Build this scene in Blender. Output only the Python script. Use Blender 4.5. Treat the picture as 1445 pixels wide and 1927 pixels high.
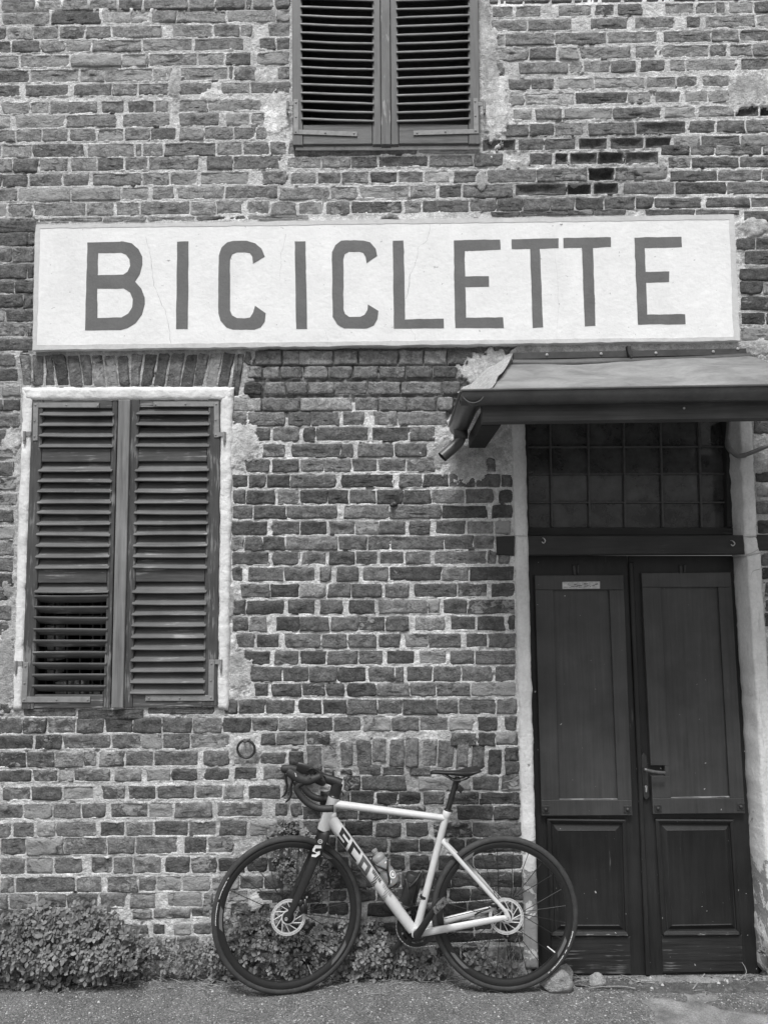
import bpy, math, random
import numpy as np
from mathutils import Matrix, Vector
from mathutils.geometry import tessellate_polygon

for o in list(bpy.data.objects):
    bpy.data.objects.remove(o)
SC = bpy.context.scene
COL = SC.collection

# ---------------------------------------------------------------- camera
IW, IH, FPX = 1445.0, 1927.0, 1392.0          # photograph size and focal length in its pixels
CAM = np.array([0.0, -3.80, 1.905])
PITCH, ROLL, YAW = math.radians(5.331), math.radians(-0.611), math.radians(-0.636)
cF = np.array([math.sin(YAW)*math.cos(PITCH), math.cos(YAW)*math.cos(PITCH), math.sin(PITCH)])
_r = np.array([math.cos(YAW), -math.sin(YAW), 0.0]); _u = np.cross(_r, cF)
cR = math.cos(ROLL)*_r + math.sin(ROLL)*_u
cU = -math.sin(ROLL)*_r + math.cos(ROLL)*_u
cam_d = bpy.data.cameras.new('camera'); cam = bpy.data.objects.new('camera', cam_d); COL.objects.link(cam)
cam_d.sensor_fit = 'HORIZONTAL'; cam_d.sensor_width = 36.0; cam_d.lens = 36.0*FPX/IW
cam_d.clip_start = 0.05; cam_d.clip_end = 500.0
cam.matrix_world = Matrix(((cR[0], cU[0], -cF[0], CAM[0]), (cR[1], cU[1], -cF[1], CAM[1]), (cR[2], cU[2], -cF[2], CAM[2]), (0, 0, 0, 1)))
SC.camera = cam

# ---------------------------------------------------------------- light: overcast daylight
SUN_EL, SUN_AZ = math.radians(63), math.radians(-14)   # azimuth measured from straight behind the camera
w = bpy.data.worlds.new('World'); SC.world = w; w.use_nodes = True
nt = w.node_tree; nt.nodes.clear()
sky = nt.nodes.new('ShaderNodeTexSky'); sky.sky_type = 'NISHITA'; sky.sun_disc = False
sky.sun_elevation = SUN_EL; sky.sun_rotation = math.pi - SUN_AZ
sky.air_density = 1.0; sky.dust_density = 4.0
bw = nt.nodes.new('ShaderNodeRGBToBW'); bg = nt.nodes.new('ShaderNodeBackground'); wo = nt.nodes.new('ShaderNodeOutputWorld')
nt.links.new(sky.outputs[0], bw.inputs[0]); nt.links.new(bw.outputs[0], bg.inputs[0]); nt.links.new(bg.outputs[0], wo.inputs[0])
bg.inputs[1].default_value = 0.075
sl = bpy.data.lights.new('sun', 'SUN'); sl.energy = 1.5; sl.angle = math.radians(15); sl.color = (1, 1, 1)
so = bpy.data.objects.new('sun', sl); COL.objects.link(so)
sdir = Vector((math.sin(SUN_AZ)*math.cos(SUN_EL), -math.cos(SUN_AZ)*math.cos(SUN_EL), math.sin(SUN_EL)))
so.rotation_euler = sdir.to_track_quat('Z', 'Y').to_euler(); so.location = (0, -6, 9)
SC.view_settings.view_transform = 'Standard'; SC.view_settings.look = 'None'
SC.view_settings.exposure = 1.10; SC.view_settings.gamma = 1.0
SC.view_settings.use_curve_mapping = False

# ---------------------------------------------------------------- helpers
rng = np.random.RandomState(7); random.seed(7)
_T = {}
def vn(x, y, seed=0):
    if seed not in _T: _T[seed] = np.random.RandomState(1000+seed).rand(256, 256)
    T = _T[seed]; x = np.asarray(x, float); y = np.asarray(y, float)
    xi = np.floor(x).astype(int); yi = np.floor(y).astype(int); fx = x-xi; fy = y-yi
    fx = fx*fx*(3-2*fx); fy = fy*fy*(3-2*fy)
    a = T[xi % 256, yi % 256]; b = T[(xi+1) % 256, yi % 256]; c = T[xi % 256, (yi+1) % 256]; d = T[(xi+1) % 256, (yi+1) % 256]
    return (a*(1-fx)+b*fx)*(1-fy)+(c*(1-fx)+d*fx)*fy - 0.5
def fbm(x, y, f, seed=0, oct=3):
    s = 0; a = 1.0
    for k in range(oct):
        s = s + a*vn(np.asarray(x)*f+17.3*k, np.asarray(y)*f-9.1*k, seed+k); a *= 0.55; f *= 2.1
    return s
def ray(x, y):
    return cF*FPX + cR*(x-IW/2) - cU*(y-IH/2)
def P(x, y, Y=0.0):                                   # a measured photo point -> the point on the plane at depth Y
    d = ray(x, y); return CAM + d*((Y-CAM[1])/d[1])
def G(x, y, Z=0.0):                                   # ... on the ground
    d = ray(x, y); return CAM + d*((Z-CAM[2])/d[2])
def proj(p):
    q = np.asarray(p)-CAM; z = q@cF
    return IW/2+FPX*(q@cR)/z, IH/2-FPX*(q@cU)/z

WLOC = {}
def _props(o, label=None, cat=None, group=None, kind=None):
    for k, v in (('label', label), ('category', cat), ('group', group), ('kind', kind)):
        if v: o[k] = v
    return o
def empty(name, loc, parent=None, **kw):
    o = bpy.data.objects.new(name, None); COL.objects.link(o); o.empty_display_size = 0.1
    loc = np.array(loc, float)
    if parent is not None: o.parent = parent; o.location = loc - WLOC[parent.name]
    else: o.location = loc
    WLOC[o.name] = loc
    return _props(o, **kw)
def obj(name, vf, mat, parent=None, smooth=False, attrs=None, center=True, auto=None, **kw):
    v, f = vf; v = np.asarray(v, float).reshape(-1, 3)
    c = (v.min(0)+v.max(0))/2 if center else np.zeros(3)
    me = bpy.data.meshes.new(name); me.from_pydata((v-c).tolist(), [], [tuple(int(i) for i in q) for q in f])
    if smooth: me.polygons.foreach_set('use_smooth', [True]*len(me.polygons))
    if auto is not None: me.set_sharp_from_angle(angle=math.radians(auto))
    if attrs:
        for k, a in attrs.items():
            at = me.attributes.new(k, 'FLOAT', 'POINT'); at.data.foreach_set('value', np.asarray(a, np.float32))
    me.materials.append(mat)
    o = bpy.data.objects.new(name, me); COL.objects.link(o)
    if parent is not None: o.parent = parent; o.location = c - WLOC[parent.name]
    else: o.location = c
    WLOC[o.name] = c
    return _props(o, **kw)
def fastmesh(name, v, quads, mat, attrs=None, smooth=True, parent=None, **kw):
    me = bpy.data.meshes.new(name); n = len(v); k = quads.shape[1]
    me.vertices.add(n); me.vertices.foreach_set('co', np.ascontiguousarray(v, np.float32).ravel())
    me.loops.add(quads.size); me.loops.foreach_set('vertex_index', np.ascontiguousarray(quads, np.int32).ravel())
    me.polygons.add(len(quads)); me.polygons.foreach_set('loop_start', np.arange(0, quads.size, k, dtype=np.int32))
    me.polygons.foreach_set('loop_total', np.full(len(quads), k, np.int32))
    if smooth: me.polygons.foreach_set('use_smooth', np.ones(len(quads), bool))
    me.update(calc_edges=True)
    if attrs:
        for kk, a in attrs.items():
            at = me.attributes.new(kk, 'FLOAT', 'POINT'); at.data.foreach_set('value', np.ascontiguousarray(a, np.float32))
    me.materials.append(mat)
    o = bpy.data.objects.new(name, me); COL.objects.link(o)
    if parent is not None: o.parent = parent; o.location = -WLOC[parent.name]
    WLOC[o.name] = np.zeros(3)
    return _props(o, **kw)
def merge(*parts):
    V, F, n = [], [], 0
    for v, f in parts:
        v = np.asarray(v, float).reshape(-1, 3); V.append(v); F += [tuple(i+n for i in q) for q in f]; n += len(v)
    return np.vstack(V), F
def loft(rings, closed=True, cap0=False, cap1=True):
    n = len(rings[0]); V = np.vstack([np.asarray(r, float) for r in rings]); F = []
    for k in range(len(rings)-1):
        for i in range(n if closed else n-1):
            j = (i+1) % n; F.append((k*n+i, k*n+j, (k+1)*n+j, (k+1)*n+i))
    if cap0: F.append(tuple(range(n))[::-1])
    if cap1: F.append(tuple((len(rings)-1)*n+i for i in range(n)))
    return V, F
def inset2(p, d):                                      # inset a polygon lying in an XZ plane (clockwise seen from the camera)
    p = np.asarray(p, float); q = p.copy(); n = len(p)
    A = 0.5*sum(p[i, 0]*p[(i+1) % n, 2]-p[(i+1) % n, 0]*p[i, 2] for i in range(n)); s = 1 if A > 0 else -1
    for i in range(n):
        a = p[i]-p[i-1]; b = p[(i+1) % n]-p[i]
        na = np.array([-a[2], a[0]])/max(1e-9, math.hypot(a[0], a[2]))*s; nb = np.array([-b[2], b[0]])/max(1e-9, math.hypot(b[0], b[2]))*s
        m = na+nb; L = m@m
        m = na if L < 0.3 else m*2/L
        q[i, 0] += m[0]*d; q[i, 2] += m[1]*d
    return q
def ccw(p):                                            # order so that faces of loft(back..front) look out
    p = np.asarray(p, float); n = len(p)
    A = 0.5*sum(p[i, 0]*p[(i+1) % n, 2]-p[(i+1) % n, 0]*p[i, 2] for i in range(n))
    return p if A > 0 else p[::-1]
def slab3(p, t, b=0.002):                              # polygon at its front plane, going back by t, bevel b
    p = ccw(p); back = p+[0, t, 0]; mid = p+[0, b, 0]; fr = inset2(p, b)
    return loft([back, mid, fr], cap0=True)
def slab(pts, Y, t, b=0.002):
    return slab3([P(x, y, Y) for x, y in pts], t, b)
def rect(x0, y0, x1, y1): return [(x0, y0), (x1, y0), (x1, y1), (x0, y1)]
def box(c, s):
    c = np.asarray(c, float); s = np.asarray(s, float)/2
    v = [c+s*np.array([i, j, k]) for i in (-1, 1) for j in (-1, 1) for k in (-1, 1)]
    return np.array(v), [(0, 1, 3, 2), (4, 6, 7, 5), (0, 4, 5, 1), (2, 3, 7, 6), (0, 2, 6, 4), (1, 5, 7, 3)]
def frames(path):
    path = np.asarray(path, float); T = np.gradient(path, axis=0); T /= np.linalg.norm(T, axis=1)[:, None]
    ref = np.array([0, 1, 0.0]) if abs(T[0][1]) < 0.8 else np.array([1.0, 0, 0])
    A = np.cross(T[0], ref); A /= np.linalg.norm(A); out = []
    for t in T:
        A = A-t*(A@t); A /= np.linalg.norm(A); out.append((A.copy(), np.cross(t, A)))
    return path, out
def tube(path, r, n=10, cap=True, flat=None):
    path, fr = frames(path); r = np.broadcast_to(np.asarray(r, float), (len(path),)); a = np.linspace(0, 2*math.pi, n, endpoint=False)
    fl = np.broadcast_to(np.asarray(1.0 if flat is None else flat, float), (len(path),))
    rings = [p+rr*(np.outer(np.cos(a), A)+f*np.outer(np.sin(a), B)) for p, rr, f, (A, B) in zip(path, r, fl, fr)]
    v, f = loft(rings, cap0=cap, cap1=cap); return v, f
def smooth_path(pts, n=8):
    p = np.asarray(pts, float); p = np.vstack([2*p[0]-p[1], p, 2*p[-1]-p[-2]]); out = []
    for i in range(1, len(p)-2):
        for t in np.linspace(0, 1, n, endpoint=False):
            out.append(0.5*((2*p[i])+(-p[i-1]+p[i+1])*t+(2*p[i-1]-5*p[i]+4*p[i+1]-p[i+2])*t*t+(-p[i-1]+3*p[i]-3*p[i+1]+p[i+2])*t**3))
    out.append(p[-2]); return np.array(out)
def lathe(c, ax, prof, n=24, up=(0, 0, 1)):
    ax = np.asarray(ax, float); ax /= np.linalg.norm(ax); u = np.cross(ax, up); u /= np.linalg.norm(u); v = np.cross(ax, u)
    a = np.linspace(0, 2*math.pi, n, endpoint=False); d = np.outer(np.cos(a), u)+np.outer(np.sin(a), v)
    return loft([np.asarray(c)+ax*h+d*r for r, h in prof], cap0=True)
def blob(c, s, seed, n=12, m=8, rough=0.25):
    V = []; F = []
    for j in range(m+1):
        th = math.pi*j/m
        for i in range(n):
            ph = 2*math.pi*i/n; d = np.array([math.sin(th)*math.cos(ph), math.sin(th)*math.sin(ph), math.cos(th)])
            k = 1+rough*float(fbm(d[0]*1.1+d[2]*.7+3, d[1]*1.1+d[2]*.5, 1.6, seed, 3))
            V.append(np.asarray(c)+d*k*np.asarray(s))
    for j in range(m):
        for i in range(n): F.append((j*n+i, j*n+(i+1) % n, (j+1)*n+(i+1) % n, (j+1)*n+i)[::-1])
    return np.array(V), F

# ---------------------------------------------------------------- materials (a monochrome place: every colour is a grey)
class NB:
    def __init__(s, name):
        s.m = bpy.data.materials.new(name); s.m.use_nodes = True; s.t = s.m.node_tree; s.t.nodes.clear()
        s.out = s.n('OutputMaterial'); s.b = s.n('BsdfPrincipled'); s.l(s.b.outputs[0], s.out.inputs[0])
        s.pos = s.n('NewGeometry').outputs['Position']
    def n(s, t): return s.t.nodes.new('ShaderNode'+t)
    def l(s, a, b): s.t.links.new(a, b)
    def put(s, v, sock):
        if hasattr(v, 'is_output'): s.l(v, sock)
        else: sock.default_value = v
    def math(s, op, a, b=0.0, c=0.0, clamp=False):
        n = s.n('Math'); n.operation = op; n.use_clamp = clamp
        s.put(a, n.inputs[0]); s.put(b, n.inputs[1]); s.put(c, n.inputs[2]); return n.outputs[0]
    def map(s, stretch=(1, 1, 1), rot=(0, 0, 0)):
        if stretch == (1, 1, 1) and rot == (0, 0, 0): return s.pos
        n = s.n('Mapping'); n.inputs['Scale'].default_value = stretch; n.inputs['Rotation'].default_value = rot; s.l(s.pos, n.inputs[0]); return n.outputs[0]
    def noise(s, scale, detail=4, rough=0.55, stretch=(1, 1, 1), dist=0.0):
        n = s.n('TexNoise'); n.inputs['Scale'].default_value = scale; n.inputs['Detail'].default_value = detail
        n.inputs['Roughness'].default_value = rough; n.inputs['Distortion'].default_value = dist
        s.l(s.map(stretch), n.inputs['Vector']); return n.outputs[0]
    def voro(s, scale, feature='F1', stretch=(1, 1, 1), out=0):
        n = s.n('TexVoronoi'); n.feature = feature; n.inputs['Scale'].default_value = scale; s.l(s.map(stretch), n.inputs['Vector']); return n.outputs[out]
    def rng(s, v, a, b, c=0.0, d=1.0):
        n = s.n('MapRange'); s.put(v, n.inputs[0])
        for i, q in enumerate((a, b, c, d)): s.put(q, n.inputs[i+1])
        return n.outputs[0]
    def mix(s, f, a, b):
        n = s.n('Mix'); n.data_type = 'FLOAT'; s.put(f, n.inputs[0]); s.put(a, n.inputs[2]); s.put(b, n.inputs[3]); return n.outputs[0]
    def attr(s, name):
        n = s.n('Attribute'); n.attribute_name = name; return n.outputs['Fac']
    def color(s, v):
        n = s.n('CombineColor'); 
        for i in range(3): s.put(v, n.inputs[i])
        s.l(n.outputs[0], s.b.inputs['Base Color'])
    def set(s, **k):
        for a, v in k.items(): s.put(v, s.b.inputs[a.replace('_', ' ')])
    def bump(s, h, dist=0.002, strength=1.0):
        n = s.n('Bump'); n.inputs['Distance'].default_value = dist; n.inputs['Strength'].default_value = strength
        s.put(h, n.inputs['Height']); s.l(n.outputs[0], s.b.inputs['Normal'])
def M(name, base, rough=0.7, noises=((40, 4, 0.25),), bump=None, stretch=(1, 1, 1), metal=0.0, spec=0.5, attr=None):
    b = NB(name); v = base if attr is None else b.math('MULTIPLY', b.attr(attr), base)
    for sc, det, amt in noises:
        v = b.math('MULTIPLY', v, b.rng(b.noise(sc, det, 0.6, stretch), 0.25, 0.75, 1-amt, 1+amt))
    b.color(v); b.set(Roughness=rough, Metallic=metal, **{'Specular_IOR_Level': spec})
    if bump: b.bump(b.noise(bump[0], 5, 0.6, stretch), bump[1])
    return b.m
def wood(name, base, worn, grain=(70, 70, 3), thr=0.60, rough=0.6, chips=0.0, amt=0.25, spec=0.4, ga=0.38):
    b = NB(name)
    g = b.noise(1.0, 6, 0.65, grain); big = b.noise(6, 3)
    v = b.math('MULTIPLY', base, b.rng(b.noise(3.5, 4, 0.6), 0.3, 0.7, 1-amt, 1+amt))
    v = b.math('MULTIPLY', v, b.rng(g, 0.3, 0.7, 1-ga, 1+ga))
    m = b.rng(b.math('ADD', b.math('MULTIPLY', g, 0.55), b.math('MULTIPLY', big, 0.45)), thr, thr+0.05)
    v = b.mix(b.math('MULTIPLY', m, 0.85), v, worn)
    if chips:
        c = b.rng(b.noise(55, 2, 0.4, dist=0.4), chips, chips+0.015); v = b.mix(c, v, 0.45)
    b.color(v); b.set(Roughness=b.rng(g, 0.3, 0.7, rough-0.1, rough+0.12), **{'Specular_IOR_Level': spec})
    b.bump(b.math('ADD', g, b.math('MULTIPLY', m, -0.5)), 0.0015)
    return b.m

b = NB('brick')
t = b.attr('tone'); lime = b.attr('lime')
v = b.math('MULTIPLY', t, b.rng(b.noise(24, 6, 0.72), 0.3, 0.7, 0.5, 1.5))
v = b.math('MULTIPLY', v, b.rng(b.noise(130, 4, 0.75), 0.28, 0.72, 0.55, 1.45))
dk = b.rng(b.noise(16, 5, 0.7, (1, 1, 1.6), 0.5), 0.57, 0.62); v = b.mix(b.math('MULTIPLY', dk, 0.5), v, b.math('MULTIPLY', t, 0.42))
st = b.math('ADD', b.math('MULTIPLY', b.noise(26, 8, 0.72, (1, 1, 1.5), 0.9), 0.6), b.math('MULTIPLY', b.noise(7, 3), 0.4))
lm = b.rng(b.math('ADD', st, b.math('MULTIPLY', lime, 0.30)), 0.69, 0.735); v = b.mix(b.math('MULTIPLY', lm, 0.72), v, 0.36)
sp = b.rng(b.voro(210), 0.10, 0.04); v = b.mix(b.math('MULTIPLY', sp, b.rng(b.noise(30, 2), 0.52, 0.6, 0, 0.7)), v, 0.025)
b.color(v); b.set(Roughness=0.92, **{'Specular_IOR_Level': 0.25})
b.bump(b.math('ADD', b.math('MULTIPLY', b.noise(85, 8, 0.72, dist=0.3), 1.0), b.math('ADD', b.math('MULTIPLY', b.noise(22, 4), 1.6), b.math('MULTIPLY', b.math('SUBTRACT', lm, dk), 0.3))), 0.0085)
M_BRICK = b.m
b = NB('mortar')
t = b.attr('tone'); pl = b.attr('plaster')
v = b.math('MULTIPLY', t, b.rng(b.noise(38, 6, 0.72), 0.28, 0.72, 0.62, 1.38))
v = b.math('MULTIPLY', v, b.rng(b.noise(170, 5, 0.78), 0.28, 0.72, 0.58, 1.42))
gr = b.rng(b.noise(75, 6, 0.8), 0.60, 0.655); v = b.mix(b.math('MULTIPLY', gr, b.math('SUBTRACT', 0.75, b.math('MULTIPLY', pl, 0.65))), v, b.math('MULTIPLY', t, 0.38))
b.color(v); b.set(Roughness=0.95, **{'Specular_IOR_Level': 0.2})
b.bump(b.math('ADD', b.math('MULTIPLY', b.noise(120, 8, 0.75), b.math('SUBTRACT', 1.0, b.math('MULTIPLY', pl, 0.6))), b.math('MULTIPLY', b.noise(30, 4), 0.8)), 0.010)
M_MORTAR = b.m
b = NB('whitewash')
v = b.math('MULTIPLY', 0.70, b.rng(b.noise(9, 5, 0.6), 0.3, 0.7, 0.86, 1.10)); v = b.math('MULTIPLY', v, b.rng(b.noise(60, 5, 0.7), 0.25, 0.75, 0.88, 1.1))
d = b.rng(b.noise(28, 6, 0.75, dist=0.6), 0.62, 0.74); v = b.mix(b.math('MULTIPLY', d, 0.5), v, 0.30)
b.color(v); b.set(Roughness=0.9); b.bump(b.noise(45, 6, 0.65), 0.006); M_WHITE = b.m
b = NB('jamb_plaster')
v = b.math('MULTIPLY', 0.64, b.rng(b.noise(5, 5, 0.65, (1, 1, .5)), 0.3, 0.7, 0.78, 1.18)); v = b.math('MULTIPLY', v, b.rng(b.noise(70, 5, 0.7), 0.25, 0.75, 0.85, 1.12))
st2 = b.noise(7, 5, 0.7, (4, 4, 0.7)); v = b.mix(b.rng(st2, 0.60, 0.70, 0, 0.45), v, 0.25)
z = b.n('SeparateXYZ'); b.l(b.pos, z.inputs[0])
pe = b.rng(b.math('ADD', b.noise(6, 5, 0.7, dist=0.8), b.rng(z.outputs[2], 1.0, 0.3, -0.12, 0.10)), 0.56, 0.58); v = b.mix(pe, v, 0.27)
b.color(v); b.set(Roughness=0.85); b.bump(b.math('ADD', b.noise(60, 5), b.math('MULTIPLY', pe, -0.6)), 0.004); M_JAMB = b.m
b = NB('sign_render')
v = b.math('MULTIPLY', 0.80, b.rng(b.noise(4, 6, 0.65, (1, 1, .8), 0.6), 0.3, 0.7, 0.90, 1.05)); v = b.math('MULTIPLY', v, b.rng(b.noise(60, 6, 0.7, (1, 1, .35)), 0.2, 0.8, 0.94, 1.04))
dd = b.rng(b.noise(13, 7, 0.75, dist=0.5), 0.66, 0.76); v = b.mix(b.math('MULTIPLY', dd, 0.35), v, 0.45)
sp = b.rng(b.noise(48, 2), 0.735, 0.75); v = b.mix(b.math('MULTIPLY', sp, .6), v, 0.3)
b.color(v); b.set(Roughness=0.8); b.bump(b.noise(28, 6, 0.6), 0.003); M_SIGN = b.m
M_BORDER = M('border_paint', 0.56, 0.8, ((8, 4, 0.10), (70, 5, 0.08)), (30, 0.003))
M_LETTER = M('letter_paint', 0.125, 0.7, ((9, 5, 0.18), (90, 4, 0.08)), (60, 0.0015))
M_CRACK = M('crack', 0.34, 0.9)
M_SHU_UP = wood('shutter_paint', 0.092, 0.26, (60, 60, 4), 0.665, 0.5, spec=0.5)
M_SHU_UPH = wood('shutter_slat_paint', 0.085, 0.30, (5, 60, 60), 0.66, 0.45, spec=0.5)
M_SHU_LO = wood('weathered_stile', 0.062, 0.22, (90, 90, 7), 0.535, 0.75)
M_SLAT_LO = wood('weathered_slat', 0.100, 0.27, (4, 70, 70), 0.57, 0.65, amt=0.3)
M_RAIL_LO = wood('weathered_rail', 0.072, 0.28, (5, 90, 90), 0.555, 0.75)
M_STRIP = wood('cover_strip', 0.175, 0.30, (60, 60, 3), 0.68, 0.55, amt=0.2)
M_STRAP = M('painted_iron', 0.22, 0.5, ((30, 4, 0.25),), (80, 0.001))
M_DOOR = wood('door_paint', 0.054, 0.12, (60, 60, 2.2), 0.66, 0.45, chips=0.79, amt=0.28, spec=0.35, ga=0.17)
M_DOORLO = wood('door_paint_worn', 0.022, 0.13, (50, 50, 3), 0.625, 0.45, chips=0.765, amt=0.3, spec=0.30, ga=0.18)
M_KICK = wood('door_kickboard', 0.024, 0.16, (3.5, 80, 80), 0.56, 0.6, chips=0.785)
M_LINTEL = wood('old_beam', 0.030, 0.09, (4, 70, 70), 0.62, 0.75)
M_BEAM = wood('canopy_timber', 0.085, 0.16, (3, 80, 80), 0.60, 0.7)
M_GUT = M('gutter_metal', 0.075, 0.36, ((9, 4, 0.35), (60, 4, 0.15)), (20, 0.001), spec=0.6)
b = NB('roof_sheet')
v = b.math('MULTIPLY', 0.24, b.rng(b.noise(4, 6, 0.65, (1, 1.6, 1), 0.5), 0.3, 0.7, 0.62, 1.3)); v = b.math('MULTIPLY', v, b.rng(b.noise(50, 5, 0.7), .25, .75, .85, 1.12))
b.color(v); b.set(Roughness=b.rng(b.noise(6, 4), .3, .7, .38, .6), Metallic=0.25); b.bump(b.noise(9, 4), 0.006); M_ROOF = b.m
M_FLASH = M('flashing_metal', 0.05, 0.55, ((20, 5, 0.35),), (60, 0.001))
M_IRON = M('dark_iron', 0.028, 0.5, ((60, 4, 0.4),), (120, 0.001), spec=0.6)
M_STEEL = M('worn_steel', 0.42, 0.35, ((60, 4, 0.25),), None, metal=0.4)
M_PIPE = M('grey_pipe', 0.13, 0.4, ((30, 4, 0.2),))
b = NB('transom_glass'); v = b.math('MULTIPLY', 0.070, b.rng(b.noise(6, 5, .7), 0.3, 0.7, 0.4, 1.7))
b.color(v); b.set(Roughness=b.rng(b.noise(9, 4), .3, .7, .04, .16), IOR=1.5, Alpha=0.86, **{'Specular_IOR_Level': 0.25}); b.bump(b.noise(3.0, 2), 0.004); M_GLASS = b.m
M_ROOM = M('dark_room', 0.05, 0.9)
M_PALE = M('pale_carton_or_reflection', 0.5, 0.8, ((30, 4, 0.4),))
M_PLATE = M('plate_metal', 0.42, 0.45, ((60, 6, 0.25), (25, 3, 0.3)), (90, 0.0015), metal=0.3)
b = NB('asphalt')
v = b.math('MULTIPLY', 0.140, b.rng(b.noise(5, 5, 0.6), 0.3, 0.7, 0.72, 1.28))
ag = b.voro(170, out=1); sepc = b.n('SeparateColor'); b.l(ag, sepc.inputs[0])
v = b.math('MULTIPLY', v, b.rng(sepc.outputs[0], 0, 1, 0.55, 1.5))
v = b.math('MULTIPLY', v, b.rng(b.noise(320, 3, 0.7), 0.25, 0.75, 0.6, 1.4))
wh = b.rng(sepc.outputs[1], 0.955, 0.965); v = b.mix(b.math('MULTIPLY', wh, 0.8), v, 0.48)
b.color(v); b.set(Roughness=0.92); b.bump(b.math('ADD', b.math('MULTIPLY', b.voro(170), -0.8), b.noise(260, 4, 0.7)), 0.005); M_ASPH = b.m
M_SOIL = M('soil', 0.085, 0.95, ((30, 6, 0.5), (180, 4, 0.5)), (90, 0.012))
M_PALEPATCH = M('pale_wear', 0.20, 0.95, ((9, 7, 0.6), (160, 4, 0.45)), (120, 0.006))
M_GRIT = M('grit', 1.0, 0.9, ((200, 2, 0.2),), attr='tone')
M_TWIG = M('dry_twig', 0.24, 0.85, ((80, 3, 0.4),))
b = NB('stone'); v = b.math('MULTIPLY', 0.36, b.rng(b.noise(22, 7, 0.72, dist=.5), 0.28, 0.72, 0.45, 1.45)); v = b.math('MULTIPLY', v, b.rng(b.noise(150, 4, .7), .25, .75, .75, 1.25))
b.color(v); b.set(Roughness=0.9); b.bump(b.math('ADD', b.noise(60, 7, 0.72), b.math('MULTIPLY', b.noise(18, 5, .7, dist=.8), 1.5)), 0.022); M_STONE = b.m
b = NB('leaf'); v = b.math('MULTIPLY', b.attr('tone'), b.rng(b.noise(90, 3), 0.3, 0.7, 0.85, 1.15)); b.color(v); b.set(Roughness=0.5, **{'Specular_IOR_Level': 0.35}); M_LEAF = b.m
M_STEM = M('stem', 0.09, 0.8)
M_FRAME = M('white_frame', 0.54, 0.24, ((14, 5, 0.09), (60, 4, 0.05)), spec=0.55)
M_BLACK = M('black_alloy', 0.018, 0.32, ((80, 3, 0.15),), spec=0.5)
M_MATTE = M('matte_carbon', 0.020, 0.45, ((60, 3, 0.15),), spec=0.4)
b = NB('tyre_rubber'); v = b.math('MULTIPLY', 0.042, b.rng(b.noise(30, 5, .7), .3, .7, .7, 1.35)); dd = b.rng(b.noise(16, 6, .75), .66, .72); v = b.mix(b.math('MULTIPLY', dd, .35), v, .13)
b.color(v); b.set(Roughness=0.75, **{'Specular_IOR_Level': 0.35}); b.bump(b.noise(300, 3), 0.0006); M_TYRE = b.m
M_TAPE = M('bar_tape', 0.022, 0.6, ((90, 3, 0.2),), (300, 0.001))
M_SADDLE = M('saddle_cover', 0.016, 0.45)
M_DECAL = M('black_decal', 0.02, 0.35, ()); M_DECAL2 = M('grey_decal', 0.09, 0.35, ()); M_DECAL3 = M('pale_decal', 0.26, 0.35, ()); M_WHITEDEC = M('white_decal', 0.72, 0.4, ())
M_GREYDEC = M('rim_decal', 0.13, 0.4, ())
M_ROTOR = M('rotor_steel', 0.62, 0.35, ((120, 3, 0.12),), metal=0.25)
M_BOTTLE = NB('bottle_plastic'); M_BOTTLE.color(0.24); M_BOTTLE.set(Roughness=0.35, **{'Subsurface_Weight': 0.15}); M_BOTTLE = M_BOTTLE.m
M_CHAIN = M('chain', 0.34, 0.4, ((200, 2, 0.5),), metal=0.2)
# ================================================================ the house front
HOUSE = empty('brick_house', P(722, 1832), label='old brick house front with shuttered windows and dark double door', cat='building')
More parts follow.
